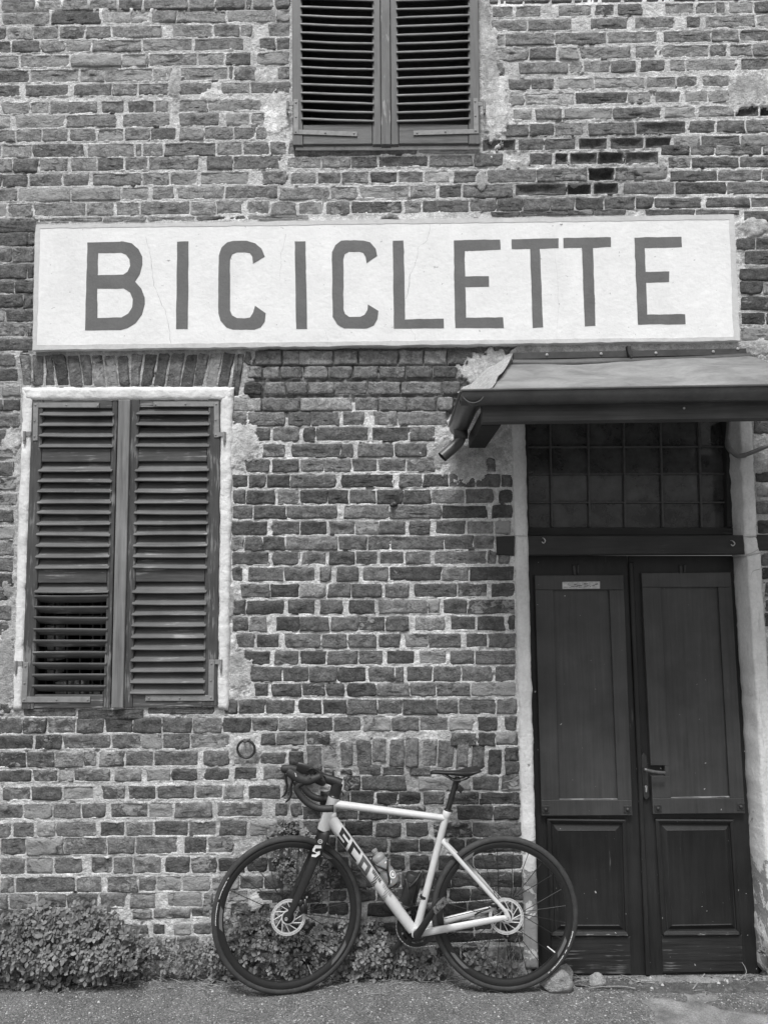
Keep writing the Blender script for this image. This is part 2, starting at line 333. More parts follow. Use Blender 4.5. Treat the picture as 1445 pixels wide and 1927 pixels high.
# measured courses: x offset, y offset, scale, slope, rows "top bottom: brick ends ... | break"
COURSES = [
(0, 0, 2.58, -.012, """-64 -20: -30 120 330 470 690 800 1040 1280 1400
5 48: 0 180 300 430 570 695 915 1045 1190 1225 1330 1410
62 118: 5 245 490 730 858 1100 1340 1410
132 190: -40 32 158 285 | 288 415 543 790 | 835 1035 1165 1225 | 1300 1410
200 255: -120 55 197 318 445 690 935 | 942 1185 | 1255 1340 1410
270 328: -80 95 342 590 712 720 960 1092 1220 | 1245 1410
340 402: -100 145 385 505 745 835 | 875 1110 1135 1240 | 1345 1410
415 470: -150 100 | 125 335 | 362 545 670 825 | 868 1030 | 1072 1215 1410
497 552: 10 145 240 475 | 490 605 | 618 750 820 | 868 1010 1270
563 622: -160 55 | 75 318 565 | 592 828 | 865 1065 | 1098 1215 1290
632 690: -150 75 205 335 470 603 728 858 | 872 990 1135 1240 1300
705 767: -80 8 158 408 | 422 655 690 797 1050 1178 1310 1395 1440
772 835: -120 62 190 332 | 342 470 605 720 965 | 1003 1130 1358
848 907: -60 10 138 305 435 | 445 690 825 960 | 970 1210 | 1272 1395
918 978: -130 88 345 590 722 | 738 850 | 858 1090 1350
990 1052: -70 35 160 418 555 | 562 680 925 1050 1180 | 1200 1310
1062 1082: -100 150 500 710 950 1200 1500"""),
(480, 0, 2.779, -.014, """780 815: 205 850
772 805: 850 1165
822 878: 165 348 498 642 907 1140
905 962: 188 324 451 597 747 882 1012 | 1038 1212
980 1044: 128 392 542 808 948 | 958 1083 1348
1060 1122: 82 218 | 226 355 | 368 500 772 | 776 872 1122"""),
(885, 0, 2.58, -.018, """-42 10: -20 140 390 500 740 980 1100 1340 1500
30 82: 105 210 | 214 345 | 424 592 | 600 700 | 715 835 | 940 1090 1190 1240 | 1255 1375 1500
97 150: 98 280 490 | 580 765 | 795 990 | 1045 1120 | 1140 1385 1500
165 220: 112 168 408 663 912 | 930 1170 1302 1500
235 291: 95 285 418 | 427 524 | 533 782 | 798 900 | 925 1160 1248 | 1258 1370 1500
305 360: 66 162 | 235 473 | 480 546 680 808 | 820 947 | 965 1045 1292 | 1310 1500
385 434: 184 293 405 | 428 600 846 | 855 1000 1105 | 1122 1258
458 510: 188 262 508 762 880 | 893 1020 | 1040 1155 1265
532 582: 203 302 | 312 440 | 453 688 928 | 942 1093 | 1104 1282 1402 1500
603 660: 168 285 408 548 | 573 800 | 804 1050 | 1062 1190 1336 1500
677 730: 58 222 | 230 358 515 | 523 668 | 678 846 983 1118 1312 1500
748 804: 18 160 | 285 398 | 408 480 619 748 918
825 884: 78 322 570 703 957
893 947: 217 467 594 722
968 1026: -3 126 256 386 509 648 800 885
1028 1050: 100 238 470 600 755"""),
(885, 0, 2.58, -.004, """705 750: 925 1060 | 1068 1188 1418 1560
763 811: 958 1072 1306 1560
828 877: 967 1200 1418 1560
886 942: 742 993 1244 1560
960 1006: 802 890 1122 | 1142 1360 1560
1018 1042: 848 1090 1310
1026 1072: 1326 1560"""),
(0, 380, 2.58, -.004, """90 145: -120 175
150 212: -40 135 172
225 290: -60 60 168
305 370: -20 130 166
385 440: -60 70 166
450 510: -30 112 162
525 580: -70 25 162
590 650: -60 120 162
665 722: -50 160
740 796: -90 75
812 870: -60 88
892 942: 10 98
960 1012: -60 14 98
1030 1084: -80 100"""),
(885, 380, 2.58, -.004, """175 230: 1288 1385 1560
238 300: 1330 1560
322 378: 1303 1560
386 444: 1308 1420 1560
460 522: 1310 1560
536 594: 1312 1435 1560
610 670: 1314 1560"""),
(420, 640, 2.58, -.003, """52 120: 106 136 | 150 285 372
52 120: 364 535 655 850 972 1087 1235
128 186: 112 190 275 390 510 630 755 885 1018 1135 1240
203 264: 98 188 | 197 305 410 540 700 862 1062 1150
280 345: 42 185 370 630 | 636 755 890 1035 1118
350 415: 42 118 302 | 312 425 565 | 578 690 | 730 845 1085
425 490: 155 232 | 238 368 | 388 448 708 | 718 905 1030
505 568: 190 305 | 328 568 632 | 652 830 990
580 640: 105 228 | 236 372 490 620 | 628 750 888 1030 | 1220 1325
655 716: 42 122 207 | 212 325 550 | 573 828 | 850 970 1095 1225 1345 1405
730 795: 45 112 252 | 262 372 506 608 745 875 1010 1175 1312 | 1335 1405
806 868: 42 148 308 556 | 582 810 1060 1282 | 1303 1405
882 945: 38 218 | 240 373 505 | 514 642 755 888 | 900 1005 | 1028 1180 1318 1400
956 1020: 38 105 190 302 557 700 812 1072 1215 1318"""),
(420, 1020, 2.58, -.003, """50 110: 42 225 | 238 370 | 382 500 | 512 640 752 | 758 880 1010 | 1026 1280 1330 | 1332 1390
125 190: 40 98 | 118 295 445 | 468 527 | 550 660 | 675 806 1060 1195 1412
207 270: 85 228 370 500 | 508 622 770 | 783 902 | 926 1136 1286 | 1298 1414
285 350: 42 110 297 | 312 447 | 468 582 | 605 738 | 750 990 1055 | 1066 1188 1416
366 432: 42 125 212 | 254 372 515 | 525 655 788 902 | 928 1075 | 1102 1230 1370 | 1384 1416
450 515: 62 155 | 160 274 | 295 476 604 743 | 752 860 | 880 998 1155 | 1178 1286 1420
532 596: 92 232 | 244 370 503 655 778 | 790 932 | 950 1085 | 1098 1222 1418
610 680: 128 287 415 555 696 | 702 835 878 | 888 1018 1155 1308 | 1316 1420
690 750: 150 222 | 234 380 497 588 | 598 742 903 1036 1202 1425
770 838: 2 72 205 352 | 366 482 600 750 870 1035 1140 1325 1428
856 920: 140 268 402 535 670 | 680 815 952 1095 1215 | 1234 1332 | 1365 1428
932 985: 180 256 398 | 404 520 | 1236 1322 1430
1000 1065: 1364 1430"""),
(420, 1380, 4.817, -.008, """183 282: 95 335 570
312 420: 95 315 | 358 560
480 602: 20 185 | 232 520 | 540 700
640 750: 470 590 | 610 720
800 930: 240 520 700
332 380: 912 1000 | 1065 1168
290 385: 1222 1432
395 520: 1085 1245 1655
535 650: 880 1045 1148 1370
670 790: 720 890 | 1020 1228 1490
806 935: 720 870 1100 1360
950 1080: 935 1025 1490"""),
(700, 1380, 4.817, -.004, """5 115: 712 950 | 958 1115 1332
135 250: 1198 1336
265 370: 1203 1338
312 385: -20 85 | 93 300 | 338 535
400 520: 412 890 | 904 1155
386 514: 1170 1346
545 650: 32 235 442 | 460 660 | 690 966 | 978 1346
670 790: 140 485 | 770 1092 | 1100 1348
820 945: 30 266 | 308 510 | 553 907 1356
970 1080: -60 128 | 163 420 560 | 690 850 1100 1358"""),
(650, 1590, 4.129, -.004, """90 200: 40 330 | 345 465 | 495 650 | 720 1000 1375
222 335: 50 240 430 620 820 1045 1300 1375
350 440: 110 240 350 560 | 600 790 | 803 972 1180 1382
455 552: 165 410 600 | 770 950 1140 1382
590 670: 400 600 800 1000 1140 1384
690 762: 420 600 780 1000 1250 1388
800 900: 700 900 1110 1250 1390"""),
(380, 1590, 4.516, -.008, """120 236: 0 115 | 138 370 | 383 560 800 | 1000 1250
275 380: 90 320 530 700 | 1000 1250 1400
400 482: 225 390 | 460 740 | 900 1080 1240 1445
510 602: 0 210 | 240 580 | 910 1070 1250"""),
(0, 1020, 3.01, -.004, """946 990: 130 432
952 1008: 440 815
940 976: 832 1215
1004 1086: -60 128 265 430 592 755 917 1090 1260 1425"""),
(0, 1360, 3.01, -.008, """75 155: -30 190 | 195 355 630 800 | 800 918 1080 1300
172 255: -40 150 310 470 550 | 560 708 870 1125 | 1150 1300
272 338: -20 185 330 415 630 | 645 805 | 830 970 1120 | 1160 1300
368 440: 10 178 355 532 | 578 712 | 725 885 1105 1265 1385
466 545: -40 130 300 462 602 | 624 840 985 1205 | 1230 1490
572 652: -50 68 195 | 207 318 550 | 565 710 870 1068 1228 | 1240 1400
658 752: 0 150 360 610 765 1010 | 1040 1175 1322
772 862: 0 145 305 470 | 512 640 755 918 | 930 1080 1228
882 966: 0 85 430 580 | 602 780 885 1030 1195
976 1056: -30 50 210 380 560 715 | 736 885 | 945 1150 1210
1066 1116: -60 140 300 460 600 | 748 868 1080 1200
1150 1212: -90 60 220 380 540 700 842 | 864 940 | 985 1090 1200
1226 1290: -40 120 290 440 600 760 920 1000 1130
1304 1366: -90 60 220 380 540 700 842 1000 1150 1300"""),
(0, 700, 2.92, 0, """235 300: -60 105
320 392: -40 40
405 470: -60 70
495 570: -30 74
580 645: -40 94
668 735: -70 94
762 825: -20 78
848 915: -60 76
935 1010: -30 76
1025 1098: -60 74
1112 1180: -30 68
1195 1255: -60 44
1288 1362: -30 66
1378 1450: -60 48
1815 1880: -60 60"""),
(1340, 760, 4.38, 0, """135 240: 338 600
562 642: 356 600
690 762: 362 500
808 905: 362 600
960 1072: 370 500
1240 1332: 406 600
1350 1442: 410 600
1470 1585: 430 600
1610 1700: 432 600
1730 1830: 440 600"""),
]
BR = []                                                # each brick: 4 photo points TL TR BR BL
GAP = 5.0
for ox, oy, sc, slope, txt in COURSES:
    for line in txt.strip().split('\n'):
        h, body = line.split(':'); y0, y1 = map(float, h.split()); pad = -.4 if (ox == 420 and oy == 640 and y1 < 350) else .6; y0 -= sc*pad; y1 += sc*pad; x_ref = None
        for seg in body.split('|'):
            xs = [float(q) for q in seg.split()]
            if x_ref is None: x_ref = xs[0]
            for a, c in zip(xs[:-1], xs[1:]):
                g = GAP*sc/2.58/2
                if ox == 420 and oy == 640 and y1 < 350: g *= 2.3
                g = min(g, (c-a)*0.15); l, r = a+g*.8, c-g*.8
                q = [(l, y0+slope*(l-x_ref)), (r, y0+slope*(r-x_ref)), (r, y1+slope*(r-x_ref)), (l, y1+slope*(l-x_ref))]
                BR.append([(ox+x/sc, oy+y/sc) for x, y in q])
def soldiers(ox, oy, sc, tops, bots, y0, y1, g=3.5):
    for i in range(len(tops)-1):
        q = [(tops[i]+g, y0[i]), (tops[i+1]-g, y0[i]), (bots[i+1]-g, y1[i]), (bots[i]+g, y1[i])]
        BR.append([(ox+x/sc, oy+y/sc) for x, y in q])
soldiers(0, 380, 2.58, [90, 150, 215, 255, 320, 385, 440, 500, 560, 625], [104, 157, 215, 272, 340, 402, 455, 515, 580, 634], [742]*9, [893]*9)
soldiers(0, 380, 2.58, [637, 700, 770, 830, 900, 965, 1020, 1085, 1145, 1190], [632, 680, 740, 800, 870, 930, 990, 1050, 1112, 1165], [736]*9, [893, 893, 895, 915, 925, 895, 915, 900, 945])
for x0, x1, y0, y1 in ((595, 735, 165, 310), (755, 895, 115, 335), (900, 1037, 88, 330), (1063, 1180, 88, 302), (1208, 1345, 68, 312), (1355, 1482, 58, 252)):
    BR.append([(420+x/4.817, 1380+y/4.817) for x, y in ((x0-4, y0), (x1-8, y0), (x1, y1), (x0+8, y1))])
for x0, x1, y0, y1 in ((8, 130, 52, 270), (160, 290, 58, 300), (302, 425, 48, 300), (458, 588, 58, 302), (600, 738, 70, 312), (768, 876, 90, 312), (900, 1022, 105, 332), (1048, 1180, 150, 385)):
    BR.append([(700+x/4.817, 1380+y/4.817) for x, y in ((x0+4, y0), (x1+4, y0), (x1-4, y1), (x0-4, y1))])
ERODED = [(1133, 330, .046), (1150, 299, .030), (1209, 299, .020), (1057, 299, .020), (929, 331, .022), (990, 331, .018), (1090, 355, .042), (1140, 355, .030),
          (1018, 357, .02), (1241, 266, .026), (1180, 268, .016), (1115, 268, .018), (939, 272, .018), (1440, 205, .05), (1405, 204, .022), (1243, 239, .015), (1083, 299, .02)]

def region(x, y):
    """how brick and mortar look at a place on the wall: tone, spread, lime, smear, joint depth, mortar tone"""
    if y < 420:
        k = min(1, max(0, (x-850)/300))*min(1, max(0, (y-150)/120))
        if x > 880 and y > 225 and x < 1260: return .150, .03, .10, -.22, .004, .52
        if x > 1230 and y > 220: return .160, .025, .25, -.02, .0015, .68
        return .235, .055, .5, .48-.44*k, .001, .62
    if x < 75 and y < 1350: return .130, .03, .25, -.15, .003, .44
    if x > 1385 and y < 1700: return .095, .025, .25, -.15, .003, .46
    if y < 735 and x < 480: return .125, .025, .25, -.42, .0015, .40
    if 450 < x < 960 and y < 775: return .215, .04, .10, -1.3, .020, .22
    if x > 430 and y < 1340: return (.138 if y > 900 else .160), .034, .08, -.04, .003, .66
    if y < 1400: return .125, .035, .3, -.10, .002, .54
    if x > 900 and y < 1560: return .080, .022, .05, -.25, .004, .42
    if x > 560: return (.155 if y < 1452 else .082), .025, (.32 if y < 1452 else .15), -.14, .004, (.40 if y < 1452 else .46)
    if x > 400 and y > 1540: return .09, .025, .35, -.15, .002, .44
    if x > 470: return .115, .025, .4, -.10, .0015, .48
    return .160, .05, .55, .34, .001, .58

def outline(q):
    """20 points round a weathered brick's face (wall plane x, z), TL TR BR BL corners given"""
    q = np.asarray(q); W_ = np.linalg.norm(q[1]-q[0]); H_ = np.linalg.norm(q[3]-q[0])
    rr = rng.uniform(.002, .008, 4)*(2.2 if rng.rand() < .25 else 1); uv = []
    def c(k, a): return min(.42, rr[k]/a)
    uv += [(0, c(0, H_)), (c(0, W_)*.3, c(0, H_)*.3), (c(0, W_), 0)] + [(u, 0) for u in (.3, .5, .7)]
    uv += [(1-c(1, W_), 0), (1-c(1, W_)*.3, c(1, H_)*.3), (1, c(1, H_)), (1, .5)]
    uv += [(1, 1-c(2, H_)), (1-c(2, W_)*.3, 1-c(2, H_)*.3), (1-c(2, W_), 1)] + [(u, 1) for u in (.7, .5, .3)]
    uv += [(c(3, W_), 1), (c(3, W_)*.3, 1-c(3, H_)*.3), (0, 1-c(3, H_)), (0, .5)]
    uv = np.array(uv); u = uv[:, :1]; v = uv[:, 1:]
    p = (q[0]*(1-u)+q[1]*u)*(1-v)+(q[3]*(1-u)+q[2]*u)*v
    return p
def brick_geo(q, seed, out, rough, ero=0.0, tilt=0.0):
    p = outline(q); c = p.mean(0); n = len(p)
    d = p-c; L = np.linalg.norm(d, axis=1)[:, None]
    p = p + d/L*(fbm(p[:, 0]+seed*.37, p[:, 1], 38, 5, 3)[:, None]*.0078*rough)
    d = p-c
    ex = min(.45, .010/np.abs(d[:, 1]).max()); ez = ex
    sh = 1-np.array([min(.25, .007/np.abs(d[:, 0]).max()), min(.32, .007/np.abs(d[:, 1]).max())])
    r1 = c+d*sh; r2 = c+d*np.array([.80, .55]); r3 = c+d*np.array([.45, .2])
    def Y(pp, base, amp): return base + fbm(pp[:, 0]+seed*.11, pp[:, 1]-seed*.07, 26, 9, 3)*amp*rough + tilt*(pp[:, 1]-c[1])
    y0 = np.full(n, .075); ya = Y(p, out+.0030, .003); yb = Y(r1, out, .005); yc = Y(r2, out-.0005+ero*.75, .008); yd = Y(r3, out+ero, .008)
    if ero: yb = yb+ero*.25; ya = ya+ero*.12
    V = np.vstack([np.column_stack([a[:, 0], yy, a[:, 1]]) for a, yy in ((p, y0), (p, ya), (r1, yb), (r2, yc), (r3, yd))])
    F = []
    for k in range(4):
        for i in range(n):
            j = (i+1) % n; F.append((k*n+i, k*n+j, (k+1)*n+j, (k+1)*n+i))
    F.append(tuple(4*n+i for i in range(n)))
    return V, F
bricks = []
CENTERS = []
for k, quad in enumerate(BR):
    w4 = [P(x, y) for x, y in quad]; q = np.array([[a[0], a[2]] for a in w4])
    cx = sum(a for a, _ in quad)/4; cy = sum(a for _, a in quad)/4
    bricks.append((q, cx, cy))
# the same masonry goes on past the photograph's frame
def course_fill(x0, x1, z0, z1, keep):
    z = z0; k = 0
    while z < z1:
        x = x0-rng.uniform(0, .25)
        while x < x1:
            L = rng.choice([.255, .125, .25, .2]); a = np.array([[x+.006, z+.062], [x+L-.006, z+.062], [x+L-.006, z], [x+.006, z]]) + rng.uniform(-.002, .002, (4, 2))
            px, py = proj([x+L/2, 0, z+.03])
            if keep(x, x+L, z) : bricks.append((a, px, py))
            x += L+.008
        z += .078
zt = P(722, 0)[2]; xl = P(0, 963)[0]
def edge_x(z, side):                                    # the frame's edge at a height on the wall
    x = -2.0 if side < 0 else 2.0
    for _ in range(4):
        px, py = proj([x, 0, z]); x += ((-22 if side < 0 else 1472)-px)/FPX*4.0
    return x
course_fill(-3.3, -1.3, .02, zt+.95, lambda a, c, z: c < edge_x(z, -1))
course_fill(1.3, 3.4, .02, zt+.95, lambda a, c, z: a > edge_x(z, 1) and not (a < 2.1 and z < 2.95))
course_fill(-2.9, 2.9, P(722, -22)[2], zt+.95, lambda a, c, z: proj([(a+c)/2, 0, z])[1] < -26 and edge_x(z, -1) < c and a < edge_x(z, 1) and not (P(530, 0)[0] < c and a < P(925, 0)[0]))

x0_, x1_ = P(-5, 1760)[0], P(984, 1760)[0]
_c = np.array([q.mean(0) for q, _, _ in bricks])
def free(a, c, z):
    return bool(np.all((np.abs(_c[:, 0]-(a+c)/2) > .10) | (np.abs(_c[:, 1]-z-.03) > .058)))
course_fill(x0_, x1_-.20, .015, .37, free)
# ---- mortar: one relief sheet over the whole front, holes at the openings
step = .0055
gx = np.concatenate([np.arange(-3.3, -2.15, .03), np.arange(-2.15, 2.15, step), np.arange(2.15, 3.41, .03)])
gz = np.concatenate([np.arange(-.06, 5.05, step), np.arange(5.05, zt+1.0, .03)])
X, Z = np.meshgrid(gx, gz); SD = np.full(X.shape, .05)
def poly_sd(q, x, z):                                   # signed distance to a convex quad (inside negative), approximate at corners
    d = np.full(x.shape, -9.0); c = q.mean(0)
    for i in range(4):
        a, e = q[i], q[(i+1) % 4]-q[i]; nn = np.array([-e[1], e[0]]); nn /= np.linalg.norm(nn)
        if nn@(c-a) > 0: nn = -nn
        d = np.maximum(d, (x-a[0])*nn[0]+(z-a[1])*nn[1])
    return d
for q, cx, cy in bricks:
    m = .03
    i0, i1 = np.searchsorted(gx, [q[:, 0].min()-m, q[:, 0].max()+m]); j0, j1 = np.searchsorted(gz, [q[:, 1].min()-m, q[:, 1].max()+m])
    if i1 <= i0 or j1 <= j0: continue
    s = (slice(j0, j1), slice(i0, i1)); SD[s] = np.minimum(SD[s], poly_sd(q, X[s], Z[s]))
# region fields sampled on a coarse photo grid
def px_of(x, z):
    dx = x-CAM[0]; dy = -CAM[1]; dz = z-CAM[2]
    zz = dx*cF[0]+dy*cF[1]+dz*cF[2]
    return IW/2+FPX*(dx*cR[0]+dy*cR[1]+dz*cR[2])/zz, IH/2-FPX*(dx*cU[0]+dy*cU[1]+dz*cU[2])/zz
PX, PY = px_of(X, Z)
nx = fbm(X, Z, 5, 40, 3)*60; ny = fbm(X, Z, 5, 44, 3)*60
gi = np.arange(-600, 2100, 15); gj = np.arange(-700, 2100, 15)
tab = np.array([[region(a, c)[3:6] for a in gi] for c in gj])
ii = np.clip(((PX+nx-gi[0])/15).astype(int), 0, len(gi)-1); jj = np.clip(((PY+ny-gj[0])/15).astype(int), 0, len(gj)-1)
SM, RD, MT = tab[jj, ii, 0], tab[jj, ii, 1], tab[jj, ii, 2]
n_big = fbm(X, Z, 7, 20, 3); n_mid = fbm(X, Z, 34, 24, 3); n_fine = fbm(X, Z, 110, 28, 2)
t = SM + .75*n_big + .95*n_mid + .45*n_fine + SD/.010
rec = RD*(1.0+1.2*n_mid) + n_mid*.004 + n_fine*.0022
Ym = np.where(SD > 0, rec, 0) 
inside = np.clip(-t*.005, -.004, .05) + n_fine*.001 + np.where(t < 0, np.clip(-SD-.0045, 0, .025)*3, 0)
wgt = np.clip(SD/.004+.5, 0, 1)
Yj = np.clip(rec, -.004, .03)
Y = np.where(t > 0, np.minimum(Yj*wgt+inside*(1-wgt), Yj+.002), inside)
Y = np.where(SD > .002, Yj, Y)
hole = (n_big*0+fbm(X, Z, 16, 60, 2) > .50) & (SD > -.001) & (SD < .006); Y = np.where(hole, Y+.014, Y)   # lost mortar: dark little gaps
tone = np.clip(MT*(1+.35*n_big+.22*n_mid), .08, .72)
bright = np.clip((fbm(X, Z, 11, 63, 3)-.22)*4, 0, 1); tone = tone*(1-bright)+np.minimum(.76, tone*1.4)*bright
# plaster patches: photo centre, half sizes, height, tone
PATCH = [(457, 838, 30, 42, .55), (20, 828, 16, 26, .55), (12, 1262, 20, 62, .33), (14, 1110, 10, 20, .35), (522, 208, 22, 38, .66), (930, 205, 24, 62, .62), (922, 120, 16, 70, .45),
         (925, 700, 46, 38, .40), (838, 850, 44, 26, .42), (880, 868, 44, 30, .40), (1405, 165, 42, 34, .42), (1418, 428, 30, 16, .45), (1420, 652, 40, 16, .45), (450, 1255, 22, 44, .45),
         (432, 1130, 10, 30, .40), (462, 1412, 30, 22, .36), (330, 160, 16, 30, .52), (912, 30, 12, 60, .45), (1420, 880, 26, 16, .45), (480, 1700, 14, 16, .55), (905, 345, 14, 22, .42), (395, 180, 16, 12, .6)]
PLA = np.zeros(X.shape)
for cx, cy, hx, hy, tn in PATCH:
    r = np.sqrt(((PX-cx)/hx)**2+((PY-cy)/hy)**2); tp = 1-r + n_mid*.55 + n_big*.5 + n_fine*.12
    m = tp > 0
    yp = -.0035-.0045*np.clip(tp*2.5, 0, 1) + n_mid*.0014
    Y = np.where(m & (r < 2), np.minimum(Y, yp), Y); wq = np.clip(tp*6, 0, 1)*(r < 2)
    PLA = np.maximum(PLA, wq); tone = tone*(1-wq)+.9*tn*(1+.5*n_big+.25*n_mid)*wq
def in_poly(px, py, poly):
    r = np.zeros(px.shape, bool); n = len(poly)
    for i in range(n):
        (x0, y0), (x1, y1) = poly[i], poly[(i+1) % n]
        if y0 == y1: continue
        c = ((y0 > py) != (y1 > py)) & (px < (x1-x0)*(py-y0)/(y1-y0)+x0); r ^= c
    return r
HOLES = [[(66, 762), (408, 760), (402, 1322), (48, 1326)], [(560, -330), (893, -330), (896, 262), (560, 262)],
         [(978, 770), (1402, 770), (1408, 1050), (1470, 1900), (1002, 1900), (980, 1050)]]
keepv = np.ones(X.shape, bool)
for h in HOLES: keepv &= ~in_poly(PX, PY, h)
nz, nxn = X.shape; idx = np.arange(nz*nxn).reshape(nz, nxn)
quads = np.stack([idx[:-1, :-1], idx[:-1, 1:], idx[1:, 1:], idx[1:, :-1]], -1).reshape(-1, 4)
kq = (keepv[:-1, :-1] & keepv[:-1, 1:] & keepv[1:, 1:] & keepv[1:, :-1]).ravel()
# inside of big faces that lie wholly under bricks is never seen: drop it
deep = ((Y[:-1, :-1] > .018) & (Y[1:, 1:] > .018) & (SD[:-1, :-1] < -.008) & (SD[1:, 1:] < -.008)).ravel()
quads = quads[kq & ~deep]
used = np.zeros(nz*nxn, bool); used[quads.ravel()] = True; remap = np.cumsum(used)-1
Vm = np.column_stack([X.ravel(), Y.ravel(), Z.ravel()])[used]
fastmesh('wall', Vm, remap[quads], M_MORTAR, {'tone': tone.ravel()[used], 'plaster': PLA.ravel()[used]}, parent=HOUSE, label='uneven pale lime mortar bed of the brick wall')

# ---- bricks: the 300 that show largest are objects, the rest one joined part
cover = [[(60, 405), (1400, 405), (1400, 660), (60, 660)], [(40, 730), (440, 730), (425, 1335), (25, 1335)], [(550, -400), (905, -400), (905, 272), (550, 272)], [(960, 770), (1425, 770), (1470, 1840), (990, 1840)], [(960, 660), (1445, 660), (1445, 790), (900, 790)]]
rows = []
for k, (q, cx, cy) in enumerate(bricks):
    hid = any(bool(in_poly(np.array([cx]), np.array([cy]), h)[0]) for h in HOLES)
    if hid and (abs(cx-722) < 760): continue
    e = abs((q[1, 0]-q[3, 0])*(q[0, 1]-q[2, 1])); vis = (-5 < cx < 1450) and (5 < cy < 1815) and not any(bool(in_poly(np.array([cx]), np.array([cy]), h)[0]) for h in cover)
    if 400 < cx < 1080 and cy > 1580: e *= .5
    if cx < 400 and cy > 1690: e *= .2
    rows.append((e if vis else 0, k))
rows.sort(key=lambda r: -r[0]); single = set(k for e, k in rows[:300] if e > 0)
SV, SF, ST, SL, off = [], [], [], [], 0
for e, k in rows:
    q, cx, cy = bricks[k]; tn, spd, lime, sm, rd, mt = region(cx, cy)
    if max(abs(cx-722)-750, -cy-30) > 0 : sm = .0
    ero = next((d for ex, ey, d in ERODED if abs(ex-cx) < 22 and abs(ey-cy) < 11), 0.0)
    tm = tn; tn = max(.62*tm, rng.normal(tn, spd)); 
    if rng.rand() < .10: tn *= .72
    if rng.rand() < .07: tn *= 1.3
    if ero: tn = .075 if ero > .028 else .10
    lm = min(1, max(0, rng.normal(lime, .35))) if not ero else 0
    V, F = brick_geo(q, k % 97, rng.normal(-.0012, .0018), 1.5 if sm > -.5 else .9, ero, rng.normal(0, .05))
    if k in single:
        obj('brick', (V, F), M_BRICK, HOUSE, smooth=True, attrs={'tone': np.full(len(V), tn), 'lime': np.full(len(V), lm)})
    else:
        SV.append(V); SF += [tuple(i+off for i in f) for f in F]; ST += [tn]*len(V); SL += [lm]*len(V); off += len(V)
obj('bricks', (np.vstack(SV), SF), M_BRICK, HOUSE, smooth=True, attrs={'tone': ST, 'lime': SL}, center=False, kind='stuff')
# ================================================================ relief strips of plaster (window surround, door jambs)
def plaster_strip(q, Y, t, nu, nv, amp, edge, seed, back=0.10, sides=(1, 1, 1, 1)):
    """q: TL TR BR BL photo points; a lumpy plaster band with rounded, uneven edges"""
    c = [P(x, y, Y) for x, y in q]; u, v = np.meshgrid(np.linspace(0, 1, nu), np.linspace(0, 1, nv))
    u = u.ravel()[:, None]; v = v.ravel()[:, None]
    p = (c[0]*(1-u)+c[1]*u)*(1-v)+(c[3]*(1-u)+c[2]*u)*v
    wid = np.linalg.norm(c[1]-c[0]); hei = np.linalg.norm(c[3]-c[0])
    du = np.where(u < .5, u*wid if sides[3] else 9+0*u, (1-u)*wid if sides[1] else 9+0*u); dv = np.where(v < .5, v*hei if sides[0] else 9+0*v, (1-v)*hei if sides[2] else 9+0*v)
    d = np.minimum(du, dv)[:, 0]
    n1 = fbm(p[:, 0], p[:, 2], 14, seed, 3); n2 = fbm(p[:, 0], p[:, 2], 55, seed+5, 3)
    p[:, 1] += -n1*amp - n2*amp*.4 + t*np.exp(-d/.004)*.55
    m = d < .001
    p[m, 0] += fbm(p[m, 0]*2, p[m, 2], 17, seed+9, 3)*edge; p[m, 2] += fbm(p[m, 0]*3+5, p[m, 2], 17, seed+11, 3)*edge*.6
    idx = np.arange(nu*nv).reshape(nv, nu)
    F = [tuple(r) for r in np.stack([idx[:-1, :-1], idx[1:, :-1], idx[1:, 1:], idx[:-1, 1:]], -1).reshape(-1, 4)]
    ring = list(idx[0, :]) + list(idx[1:, -1]) + list(idx[-1, -2::-1]) + list(idx[-2:0:-1, 0]); n0 = len(p)
    bk = p[ring].copy(); bk[:, 1] = Y+back; k = len(ring)
    F += [(ring[i], ring[(i+1) % k], n0+(i+1) % k, n0+i) for i in range(k)]
    return np.vstack([p, bk]), F
def solid(name, q, Y, t, mat, parent, b=0.0025, **kw):
    return obj(name, slab(q, Y, t, b), mat, parent, auto=35, **kw)

# ================================================================ ground-floor window: whitewashed surround, two louvred shutters
sur = merge(plaster_strip([(41, 728), (62, 750), (40, 1336), (22, 1338)], -.016, .02, 6, 130, .006, .010, 70),
            plaster_strip([(414, 750), (438, 730), (428, 1338), (409, 1334)], -.016, .02, 6, 130, .006, .010, 72),
            plaster_strip([(41, 728), (439, 727), (436, 753), (46, 753)], -.018, .02, 90, 7, .008, .010, 74))
obj('window_surround', sur, M_WHITE, HOUSE, smooth=True, label='lumpy whitewashed band round the ground-floor window')
def lerp2(a, b, t): return (a[0]+(b[0]-a[0])*t, a[1]+(b[1]-a[1])*t)
class Leaf:                                            # a shutter leaf: photo corners TL TR BR BL
    def __init__(s, q): s.q = q
    def left(s, y): return lerp2(s.q[0], s.q[3], (y-s.q[0][1])/(s.q[3][1]-s.q[0][1]))[0]
    def right(s, y): return lerp2(s.q[1], s.q[2], (y-s.q[1][1])/(s.q[2][1]-s.q[1][1]))[0]
def slat_geo(L, R, prof, sag=0.0, n=7):
    """a louvre board: profile in (depth, height) swept from L to R"""
    rings = []
    for t in np.linspace(0, 1, n):
        c = L*(1-t)+R*t; c = c+np.array([0, 0, -sag*4*t*(1-t)])
        e = 1.0 if 0 < t < 1 else .9
        rings.append([c+np.array([0, y*e, z*e]) for y, z in prof])
    return loft(rings, cap0=True)
PROF_SHUT = [(-.008, -.004), (-.012, .000), (-.011, .005), (-.005, .009), (.014, .028), (.032, .060), (.038, .058), (.021, .022), (.004, -.002)]
